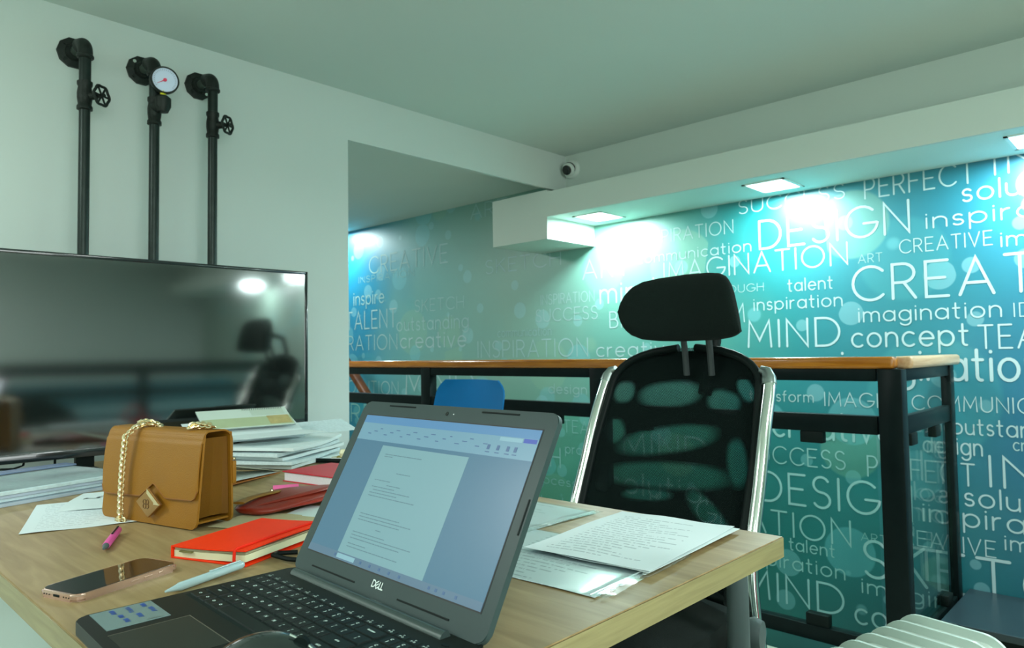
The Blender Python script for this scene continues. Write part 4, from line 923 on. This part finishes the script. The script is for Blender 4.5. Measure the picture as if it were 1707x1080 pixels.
# folder standing half open right of the handbag
fo = thing('folder', 'half open beige and orange paper folder behind the handbag', 'folder', (-1.715, .925, ZD), (0, 0, math.radians(-60)))
# local x runs from the tip along the near edge, y to the far side
bm = B(); grid(bm, lambda u, v: (u*.24, -.0-v*.13, .001+.006*u), 8, 6, .001); link('bottom_leaf', bm, mat('orange_card', (.55, .20, .04), .6), fo)
bm = B(); grid(bm, lambda u, v: (u*.23+.004, -.002-v*.12, .004+.010*u+.002*math.sin(5*v)), 8, 6, .0006); link('sheet', bm, paper_m, fo)
bm = B(); grid(bm, lambda u, v: (.0+u*.24, -.0-v*.13, .005+.004*u+(1-v)*.0+.055*u*(.85+.3*v)), 10, 6, .0008); link('top_leaf', bm, mat('cream_card', (.62, .62, .48), .7), fo)

# paper bundles by the wall
LABB = ['lowest white paper bundle of the stack in front of the television right end', 'second white paper bundle up in the stack by the television', 'third white paper bundle up, middle of the stack by the television', 'fourth white paper bundle up, its edge curling, by the television', 'topmost loose white sheets on the stack by the television']
for k in range(5):
    bm = B(); th_ = .0085; cz_ = .0005
    def fn(u, v, k=k, s=0): return ((u-.5)*.297, (v-.5)*.23, s+.0016*math.sin(6*u+2*k)+.0016+ (.006*max(0, u-.7)**1.5*6 if k >= 2 else 0))
    n1, n2 = 14, 8
    lo = [[bm.verts.new(fn(i/n1, j/n2)) for j in range(n2+1)] for i in range(n1+1)]; hi = [[bm.verts.new(fn(i/n1, j/n2, s=th_)) for j in range(n2+1)] for i in range(n1+1)]
    for i in range(n1):
        for j in range(n2): bm.faces.new((lo[i][j], lo[i][j+1], lo[i+1][j+1], lo[i+1][j])); bm.faces.new((hi[i][j], hi[i+1][j], hi[i+1][j+1], hi[i][j+1]))
    for i in range(n1): bm.faces.new((lo[i][0], lo[i+1][0], hi[i+1][0], hi[i][0])); bm.faces.new((lo[i][n2], hi[i][n2], hi[i+1][n2], lo[i+1][n2]))
    for j in range(n2): bm.faces.new((lo[0][j], hi[0][j], hi[0][j+1], lo[0][j+1])); bm.faces.new((lo[n1][j], lo[n1][j+1], hi[n1][j+1], hi[n1][j]))
    ob = link('paper_bundle', bm, paper_edge_m if k % 2 else paper_m)
    seta(ob, LABB[k], 'papers', (-1.905+.012*math.sin(k*2.1), 1.035+.010*math.cos(k*3.3)-.004*k, ZD+k*.0118), 118+5*math.sin(k*1.9), 'paper bundles by the television')
# wide open white booklet leaning on the stack and desk calendar on top
def plate(name, m, c, wdt, hgt, th, eul, parent=None, bev=.0005):
    bm = B(); box(bm, -wdt/2, wdt/2, -hgt/2, hgt/2, 0, th, bev); o = link(name, bm, m, parent); o.location = c; o.rotation_euler = eul; return o
def frame_obj(o, a, b_, c):   # origin at a, x towards b, y towards c
    a, b_, c = Vector(a), Vector(b_), Vector(c); ex = (b_-a).normalized(); ez = ex.cross(c-a).normalized(); ey = ez.cross(ex)
    o.matrix_world = Matrix(((ex.x, ey.x, ez.x, a.x), (ex.y, ey.y, ez.y, a.y), (ex.z, ey.z, ez.z, a.z), (0, 0, 0, 1)))
bkl = thing('booklet', 'large white booklet leaning at a slant below the desk calendar', 'booklet')
frame_obj(bkl, (-1.945, .80, .823), (-1.925, 1.12, .822), (-2.04, .80, .865))
link('cover', mbox(0, .325, 0, .115, 0, .0012), paper_m, bkl); link('pages', mbox(.003, .322, .003, .113, -.006, 0), paper_edge_m, bkl)
bm = B(); grid(bm, lambda u, v: (-1.93+.09*u*1.0, .86+.25*v+.03*u, .838-.003*u**1.3), 8, 8, .0006)
seta(link('loose_sheet', bm, paper_m), 'white loose sheet sloping down from the booklet to the desk stack', 'paper', (0, 0, 0), 0)
cal = thing('desk_calendar', 'spiral bound desk calendar with pale green and brown print on the paper stack', 'calendar')
frame_obj(cal, (-1.985, .845, .853), (-1.958, 1.112, .853), (-2.065, .848, .899))
link('page', mbox(0, .262, 0, .094, 0, .0015), mat('calendar_page', (.58, .68, .60), .6), cal)
link('base_board', mbox(0, .263, 0, .094, -.003, 0), mat('calendar_back', (.22, .27, .26), .6), cal)
link('print_band', mbox(.005, .262, .004, .048, .0014, .0018), mat('calendar_green', (.42, .50, .30), .6, var=.1), cal)
link('print_patch', mbox(.190, .256, .008, .050, .0018, .0021), mat('calendar_ochre', (.46, .38, .16), .6, var=.3, vscale=60), cal)
link('print_patch', mbox(.150, .250, .056, .085, .0014, .0018), mat('calendar_pale', (.50, .60, .50), .6), cal)
bm = B()
for k in range(22):
    x = .13+k*.0056; tube(bm, [(x, .090+.0045*math.cos(a), .001+.0045*math.sin(a)) for a in [j*2*PI/8 for j in range(8)]], .0006, n=4, closed=True)
link('spiral_binding', bm, rubber_m, cal)
bm = B(); prism(bm, [(0, 0), (.10, 0), (.10, .03)], 0, .24); sup = link('support', bm, paper_edge_m); sup.name = 'paper_box'
sup.location = (-1.975, 1.10, .815); sup.rotation_euler = (PI/2, 0, PI); tag(sup, 'white cardboard wedge propping up the desk calendar from below', 'box')

# left pile of bagged prints
pl = thing('document_pile', 'thick pile of documents in plastic at the left edge under the television', 'papers', (-1.93, .40, ZD), (0, 0, math.radians(15)))
for k in range(4):
    bm = B(); box(bm, -.145+.004*k, .145-.005*((k*3) % 4), -.26+.006*k, .185-.006*((k*5) % 3), k*.0075, k*.0075+.0068, .0008); link('bundle', bm, (mat('grey_blue_paper', (.48, .56, .66), .5, var=.12, vscale=30) if k % 2 == 0 else paper_edge_m), pl)
bm = B(); sheet(bm, .285, .44, .0, .0015, .5, None); sl = link('plastic_cover', bm, sleeve_m, pl); sl.location = (0, -.04, .0302)
bm = B(); box(bm, -.150, -.10, -.2, .19, .031, .034); link('blue_edge', bm, mat('blue_edge', (.16, .22, .34), .5), pl)
# loose papers left of the bag
bm = B(); sheet(bm, .20, .28, .0006, .0010, .3, .0004); seta(link('sheet_of_paper', bm, print2_m), 'white sheet of paper left of the handbag, nearest the pink pen', 'paper', (-1.565, .445, ZD), 72, 'loose sheets left of the handbag')
bm = B(); sheet(bm, .17, .20, .0016, .0010, 1.3, .0004); s2 = seta(link('sheet_of_paper', bm, paper_m), 'white card with a black squiggle drawn on it, tucked behind the handbag', 'paper', (-1.665, .520, ZD), 60, 'loose sheets left of the handbag')
bm = B(); tube(bm, [(-.062+.016*t-.5*.006*math.sin(4*t), .012+.0095*t+.006*math.sin(4*t), .0042) for t in [k/14*3 for k in range(15)]], [.0012+.0022*(k % 5 == 2) for k in range(15)], n=6, sy=.2, up=(0, 0, 1)); link('ink_drawing', bm, rubber_m, s2)

# sheets and plastic sleeves right of the laptop
def sleeve(label, loc, rz, w_, h_, ph, under):
    t = thing('plastic_sleeve', label, 'plastic sleeve', loc, (0, 0, math.radians(rz)), 'clear punched sleeves')
    bm = B(); sheet(bm, w_-.02, h_-.006, .0005, .0008, ph, .0004); p = link('sheet', bm, print_m if under else print2_m, t); p.location = (-.008, 0, 0)
    bm = B()
    def fn(u, v):
        x = (u-.5)*w_; y = (v-.5)*h_
        return (x, y, .0030+.0006*math.sin(4*u+3*v+ph)+(max(0, u-.45)**1.5)*(.0045*abs(math.sin(3.2*u-5*v+ph))**.6+.0016*math.sin(2*u+16*v+ph))+.0012*(u > .9))
    grid(bm, fn, 50, 40); link('film', bm, sleeve_m, t, True)
    bm = B()
    for k in range(11):
        y = (k-5)*h_/11.5; tube(bm, [(w_/2-.012+.0028*math.cos(a), y+.0045*math.sin(a), .0050) for a in [j*2*PI/10 for j in range(10)]], .0005, n=4, closed=True)
    box(bm, w_/2-.0225, w_/2-.0215, -h_/2, h_/2, .0035, .0050)
    link('punched_strip', bm, mat('sleeve_white', (.70, .85, .85), .15, coat=.6), t)
    return t
sleeve('clear punched plastic sleeve with a printed sheet, lower one beside the laptop', (-.672, .800, ZD), 3, .300, .225, .4, True)
sleeve('clear punched plastic sleeve at the far desk edge, behind the laptop lid', (-.945, .955, ZD), -1, .300, .232, 2.2, False)
bm = B(); sheet(bm, .207, .297, .0060, .0010, .2, .0004); seta(link('sheet_of_paper', bm, paper_m), 'under sheet of the printed letter near the desk corner, its edge peeking out', 'paper', (-.640, .948, ZD), 3.4, 'printed letters')
bm = B(); sheet(bm, .208, .297, .0078, .0012, .9, .0004); seta(link('sheet_of_paper', bm, print_m), 'top printed letter sheet near the right corner of the desk', 'paper', (-.645, .946, ZD), 5.5, 'printed letters')

# ------------------------------------------------------------------ office chair
ch = thing('office_chair', 'black mesh office chair with headrest and chrome side bars behind the desk', 'office chair', (-.985, 1.45, 0))
def by(z): return .06+(z-.50)*.40          # depth of the back centre line
def hw(z):
    base_ = .232-.022*max(0, (z-.80)/.26) - .014*max(0, (.62-z)/.12)
    if z > .955: t = min(1, (z-.955)/.107); base_ *= math.sqrt(max(0, 1-t**2.6*.985))
    return base_
ZB0, ZB1 = .50, 1.062
def backpt(u, v, off=0):
    z = ZB0+(ZB1-ZB0)*v; s = 2*u-1; x = s*hw(z)
    y = by(z)-.030*s*s*(1-.3*v)+off
    return (x, y, z)
bm = B(); grid(bm, backpt, 30, 40); link('mesh_back', bm, net_m, ch, True)
N = 60; loop = [backpt(0, k/N) for k in range(N+1)]+[backpt(1, 1-k/N) for k in range(N+1)]
bm = B(); tube(bm, loop[:N+1], .011, n=10); tube(bm, loop[N+1:], .011, n=10); tube(bm, [backpt(k/20, 0) for k in range(21)], .012, n=10); link('back_frame', bm, rubber_m, ch, True)
holes = [(-.184, .940, .030, .028, 0), (-.046, .937, .090, .033, 4), (.117, .922, .048, .028, -12), (.175, .955, .034, .018, -48), (-.192, .835, .030, .034, 35),
         (-.030, .820, .140, .034, 10), (.180, .782, .027, .055, 18), (-.016, .733, .180, .032, 3), (.120, .662, .075, .024, -32), (-.060, .682, .070, .014, 4), (-.19, .70, .02, .02, 0)]
def density(x, z):
    d = 1.0
    for (hx, hz, rx, rz_, an) in holes:
        c_, s_ = math.cos(math.radians(an)), math.sin(math.radians(an)); dx, dz = x-hx, z-hz
        q = abs((dx*c_+dz*s_)/rx)**2.4+abs((-dx*s_+dz*c_)/rz_)**2.4
        t = min(1, max(0, (q-.35)/1.1)); d = min(d, t*t*(3-2*t))
    return d
sm = bpy.data.materials.new('lumbar_net'); sm.use_nodes = True; nt_ = sm.node_tree; b_ = nt_.nodes['Principled BSDF']; b_.inputs['Specular IOR Level'].default_value = 0.05
b_.inputs['Base Color'].default_value = (0.004, 0.008, 0.007, 1); b_.inputs['Roughness'].default_value = 0.8
at = nt_.nodes.new('ShaderNodeAttribute'); at.attribute_name = 'weave_fill'
tr_ = nt_.nodes.new('ShaderNodeBsdfTransparent'); mx_ = nt_.nodes.new('ShaderNodeMixShader')
nt_.links.new(at.outputs['Fac'], mx_.inputs[0]); nt_.links.new(tr_.outputs[0], mx_.inputs[1]); nt_.links.new(b_.outputs[0], mx_.inputs[2])
nt_.links.new(mx_.outputs[0], [n for n in nt_.nodes if n.type == 'OUTPUT_MATERIAL'][0].inputs[0])
bm = B(); grid(bm, lambda u, v: backpt(u, v*.985, .010+.004*math.sin(PI*v)), 90, 110); sh_ = link('back_shell', bm, sm, ch, True)
att = sh_.data.attributes.new('weave_fill', 'FLOAT', 'POINT')
for i, v in enumerate(sh_.data.vertices): att.data[i].value = density(v.co.x, v.co.z)
for s in (-1, 1):
    pts = [(s*.236, .235, 1.0-.01), (s*.243, .222, .96), (s*.2485, .175, .86), (s*.252, .130, .74), (s*.255, .085, .63), (s*.258, .066, .55), (s*.270, .055, .46), (s*.287, .045, .38), (s*.270, .0, .34), (s*.15, -.03, .335), (0, -.03, .335)]
    P = [Vector(p) for p in pts]; fine = []
    for i in range(len(P)-1):
        p0 = P[max(0, i-1)]; p1 = P[i]; p2 = P[i+1]; p3 = P[min(len(P)-1, i+2)]
        for t in (0, .25, .5, .75): fine.append(.5*((2*p1)+(p2-p0)*t+(2*p0-5*p1+4*p2-p3)*t*t+(3*p1-p0-3*p2+p3)*t**3))
    fine.append(P[-1])
    bm = B(); tube(bm, fine, [.0155]*22+[.0155-.0004*min(10, k) for k in range(len(fine)-22)], n=14); link('chrome_bar', bm, chrome_m, ch, True)
    bm = B(); tube(bm, [(s*.215, .238, 1.005), (s*.230, .238, 1.000), (s*.238, .232, .985), (s*.241, .226, .970)], [.010, .014, .0175, .0178], n=12); link('bar_cap', bm, mat('satin_steel', (.30, .36, .34), .3, metal=.8), ch, True)
# headrest
TOP = [(-1, .162), (-.97, .185), (-.9, .208), (-.8, .226), (-.65, .239), (-.4, .246), (0, .250), (.4, .248), (.6, .243), (.7, .236), (.78, .222), (.84, .200), (.9, .165), (.95, .135), (1, .100)]
BOT = [(-1, .158), (-.97, .135), (-.9, .112), (-.8, .096), (-.65, .085), (-.4, .080), (0, .078), (.6, .079), (.85, .084), (.95, .090), (1, .096)]
def itp(tb_, s):
    for (a, va), (c, vc) in zip(tb_, tb_[1:]):
        if s <= c: return va+(vc-va)*(s-a)/(c-a)
    return tb_[-1][1]
def hr(u, v):
    s = math.sin((2*u-1)*PI/2); a = 2*PI*v
    top, bot = itp(TOP, s), itp(BOT, s); hh = (top-bot)/2; cc = (top+bot)/2
    th_ = .030*max(.05, 1-abs(s)**4)**.5
    ca, sa = math.cos(a), math.sin(a)
    yy = th_*math.copysign(abs(ca)**.8, ca); zz = hh*math.copysign(abs(sa)**.85, sa)
    return (s*(.167 if s < 0 else .176), yy-.050*s*s+.02*(zz/.08)*.3, 1.0+cc+zz)
bm = B(); grid(bm, hr, 44, 32); bmesh.ops.remove_doubles(bm, verts=bm.verts[:], dist=1e-5); bmesh.ops.holes_fill(bm, edges=[e for e in bm.edges if e.is_boundary], sides=0)
hd = link('headrest', bm, fabric_m, ch, True); hd.location = (.045, .175, 0)
for x in (.020, .092):
    bm = B(); tube(bm, [(x, .205, 1.12), (x-.002, .215, 1.085), (x-.004, .225, 1.05), (x-.006, .235, .99)], .0085, n=8); link('headrest_post', bm, mat('post_plastic', (0.025, 0.035, 0.035), 0.5), ch, True)
bm = B(); tube(bm, [(.056, .23, 1.17), (.056, .29, 1.15), (.056, .31, 1.08), (.056, .28, 1.0), (.056, .25, .94)], .018, n=10, sy=.7); link('headrest_stem', bm, rubber_m, ch, True)
# seat, arms, gas lift, base
bm = B(); grid(bm, lambda u, v: ((u-.5)*.50*(1-.25*abs(v-.5)**3*4), -.42+v*.48, .475+.012*math.cos(PI*(u-.5))-.03*max(0, .15-v)*3), 24, 24, .07); link('seat', bm, fabric_m, ch, True)
for s in (-1, 1):
    bm = B(); tube(bm, [(s*.302, -.095, .350), (s*.305, -.095, .45), (s*.308, -.10, .56), (s*.308, -.10, .635)], [.024, .023, .022, .020], n=14, sy=.8); a_ = link('armrest_post', bm, grey_m, ch, True)
    bm = B(); box(bm, s*.305-.036, s*.305+.036, -.33, -.07, .630, .655, .010, 3); link('armrest_pad', bm, rubber_m, ch, True)
    bm = B(); tube(bm, [(s*.30, -.095, .36), (s*.22, -.08, .34), (s*.08, -.05, .36)], .018, n=10); link('arm_bracket', bm, rubber_m, ch, True)
bm = B(); lathe(bm, [(0, -.02), (.030, -.018), (.036, 0), (.030, .018), (0, .02)], c=(.292, .0, .455), axis=(1, .2, 0), n=18); lathe(bm, [(0, -.02), (.028, -.018), (.034, 0), (.028, .018), (0, .02)], c=(.300, .0, .395), axis=(1, .2, 0), n=18); link('adjustment_knob', bm, grey_m, ch, True)
bm = B(); box(bm, -.09, .09, -.18, .06, .34, .41, .015); link('tilt_mechanism', bm, rubber_m, ch, True)
bm = B(); cyl(bm, (0, -.1, .09), (0, -.1, .25), .028, n=20); cyl(bm, (0, -.1, .25), (0, -.1, .345), .016, n=16); link('gas_lift', bm, chrome_m, ch, True)
for k in range(5):
    a = math.radians(72*k+20); ex_ = Vector((math.cos(a), math.sin(a), 0)); c_ = Vector((0, -.1, 0))
    bm = B(); tube(bm, [c_+ex_*.02+Vector((0, 0, .115)), c_+ex_*.15+Vector((0, 0, .10)), c_+ex_*.29+Vector((0, 0, .075))], [.026, .022, .016], n=10); lg = link('base_leg', bm, chrome_m, ch, True)
    bm = B(); w1 = c_+ex_*.29+Vector((0, 0, .028)); sd = Vector((-ex_.y, ex_.x, 0)); cyl(bm, w1-sd*.024, w1-sd*.006, .028, n=16); cyl(bm, w1+sd*.006, w1+sd*.024, .028, n=16); cyl(bm, w1, w1+Vector((0, 0, .05)), .007, n=8); link('caster', bm, rubber_m, lg, True)

# ------------------------------------------------------------------ blue chair
bc = thing('side_chair', 'blue plastic side chair between the desk and the glass railing', 'chair', (-2.115, 1.88, 0), (0, 0, math.radians(-4)))
def bb(u, v):
    z = .50+v*.452; s = 2*u-1; wd = .232-.018*v
    if v > .86: wd -= .045*((v-.86)/.14)**2.2
    return (s*wd, .02+.10*v-.03*s*s, z)
bm = B(); grid(bm, bb, 20, 24, .006); link('backrest', bm, blue_m, bc, True)
bm = B(); grid(bm, lambda u, v: ((u-.5)*.44, -.40+v*.42, .45+.02*(2*u-1)**2+.05*max(0, v-.85)*3), 16, 16, .008); link('seat', bm, blue_m, bc, True)
for sx in (-1, 1):
    for y0_, y1_ in ((-.34, -.40), (-.04, .04)):
        bm = B(); tube(bm, [(sx*.17, y0_, .45), (sx*.20, y1_, 0)], .012, n=10); link('leg', bm, chrome_m, bc, True)

# ------------------------------------------------------------------ oil heater
oh = thing('oil_heater', 'cream finned oil radiator at the bottom right beside the desk', 'heater', (-.322, 1.222, 0), (0, 0, math.radians(-12)))
for k in range(9):
    y = .105-k*.045
    bm = B(); prof_ = rrect(.175, .50, .040, 8, 0, .358)
    fr_ = [bm.verts.new((x, y-.016, z)) for x, z in prof_]; bk_ = [bm.verts.new((x, y+.016, z)) for x, z in prof_]
    n = len(prof_); bm.faces.new(fr_); bm.faces.new(bk_[::-1])
    for i in range(n): bm.faces.new((fr_[i], bk_[i], bk_[(i+1) % n], fr_[(i+1) % n]))
    bmesh.ops.recalc_face_normals(bm, faces=bm.faces[:]); bmesh.ops.bevel(bm, geom=[e for e in bm.edges if abs(e.verts[0].co.y-e.verts[1].co.y) < 1e-7], offset=.013, segments=4, affect='EDGES')
    fin = link('fin', bm, heater_m, oh, True)
bm = B()
for z in (.16, .53): cyl(bm, (0, -.26, z), (0, .11, z), .022, n=14)
link('oil_tube', bm, heater_m, oh, True)
bm = B(); box(bm, -.085, .085, -.37, -.285, .10, .58, .012, 3); link('control_box', bm, white_m, oh, True)
for y in (-.15, .06):
    bm = B(); tube(bm, [(-.11, y, .04), (-.10, y, .075), (.10, y, .075), (.11, y, .04)], .008, n=8)
    for x in (-.11, .11): cyl(bm, (x, y-.012, .02), (x, y+.012, .02), .02, n=14)
    link('foot', bm, rubber_m, oh, True)

# ------------------------------------------------------------------ the part of the room seen only in the television
rr2 = thing('balcony_railing', 'black steel railing on the right side of the room, mirrored in the television', 'railing', (2.2, 2.0, 0))
def r2(name, y0_, y1_, z0_, z1_, m, hx=.025): return link(name, mbox(-hx, hx, y0_-2.0, y1_-2.0, z0_, z1_, .004), m, rr2, True)
r2('handrail', .95, 3.30, .985, 1.04, black_m, .03); r2('top_rail', .95, 3.30, .93, .985, black_m); r2('middle_rail', .95, 3.30, .76, .82, black_m); r2('bottom_rail', .95, 3.30, .03, .08, black_m)
for y in (.95, 1.95, 2.95): r2('post', y, y+.08, 0, .985, black_m)
bl = thing('slatted_cabinet', 'teal and white slatted cabinet behind the far railing, mirrored in the television', 'cabinet', (3.0, 2.1, 0))  # invented box with slats, gives the reflection its pale stripes
link('body', mbox(0, .4, -1.1, 1.0, 0, .85), mat('cabinet_teal', (.03, .16, .20), .5), bl)
for k in range(5): link('slat', mbox(-.012, 0, -1.05, .95, .12+k*.15, .19+k*.15), mat('slat_pale', (.30, .50, .52), .5), bl)
ar = thing('armchair', 'rounded black armchair mirrored at the lower left of the television', 'chair', (1.55, 1.15, 0))  # seat added in place of a dark, person-like reflection
bm = B(); lathe(bm, [(0, .08), (.22, .08), (.26, .2), (.27, .42), (.24, .46), (0, .46)], n=24); link('seat', bm, fabric_m, ar, True)
bm = B(); grid(bm, lambda u, v: ((.25+.02*v)*math.cos(PI*(u-.5)), (.25+.02*v)*math.sin(PI*(u-.5)), .40+.38*v*(math.cos(PI*(u-.5))**.5 if 0 < u < 1 else 0)), 24, 10, .05); link('backrest', bm, fabric_m, ar, True)
for k in range(4):
    a = PI/4+k*PI/2; bm = B(); cyl(bm, (.17*math.cos(a), .17*math.sin(a), 0), (.17*math.cos(a), .17*math.sin(a), .1), .015, n=8); link('leg', bm, rubber_m, ar)
tt = thing('tote_bag', 'soft red bag on the floor mirrored low in the television', 'bag', (1.6, 1.75, 0))  # bag added in place of the red clothing in the reflection
bm = B(); grid(bm, lambda u, v: ((.16-.04*v)*math.cos(2*PI*u), (.24-.05*v)*math.sin(2*PI*u), .58*v+.02*math.sin(8*PI*u)*v), 28, 10, .01); bm2 = link('body', bm, mat('red_cloth', (.45, .01, .015), .8), tt, True)
bm = B(); tube(bm, [(0, -.10+.2*t, .55+.16*math.sin(PI*t)) for t in [k/12 for k in range(13)]], .009, n=8); link('handle', bm, mat('red_cloth', (.45, .01, .015), .8), tt, True)
bm = B(); box(bm, -.17, .17, -.22, .22, 0, .012); link('base', bm, rubber_m, tt)
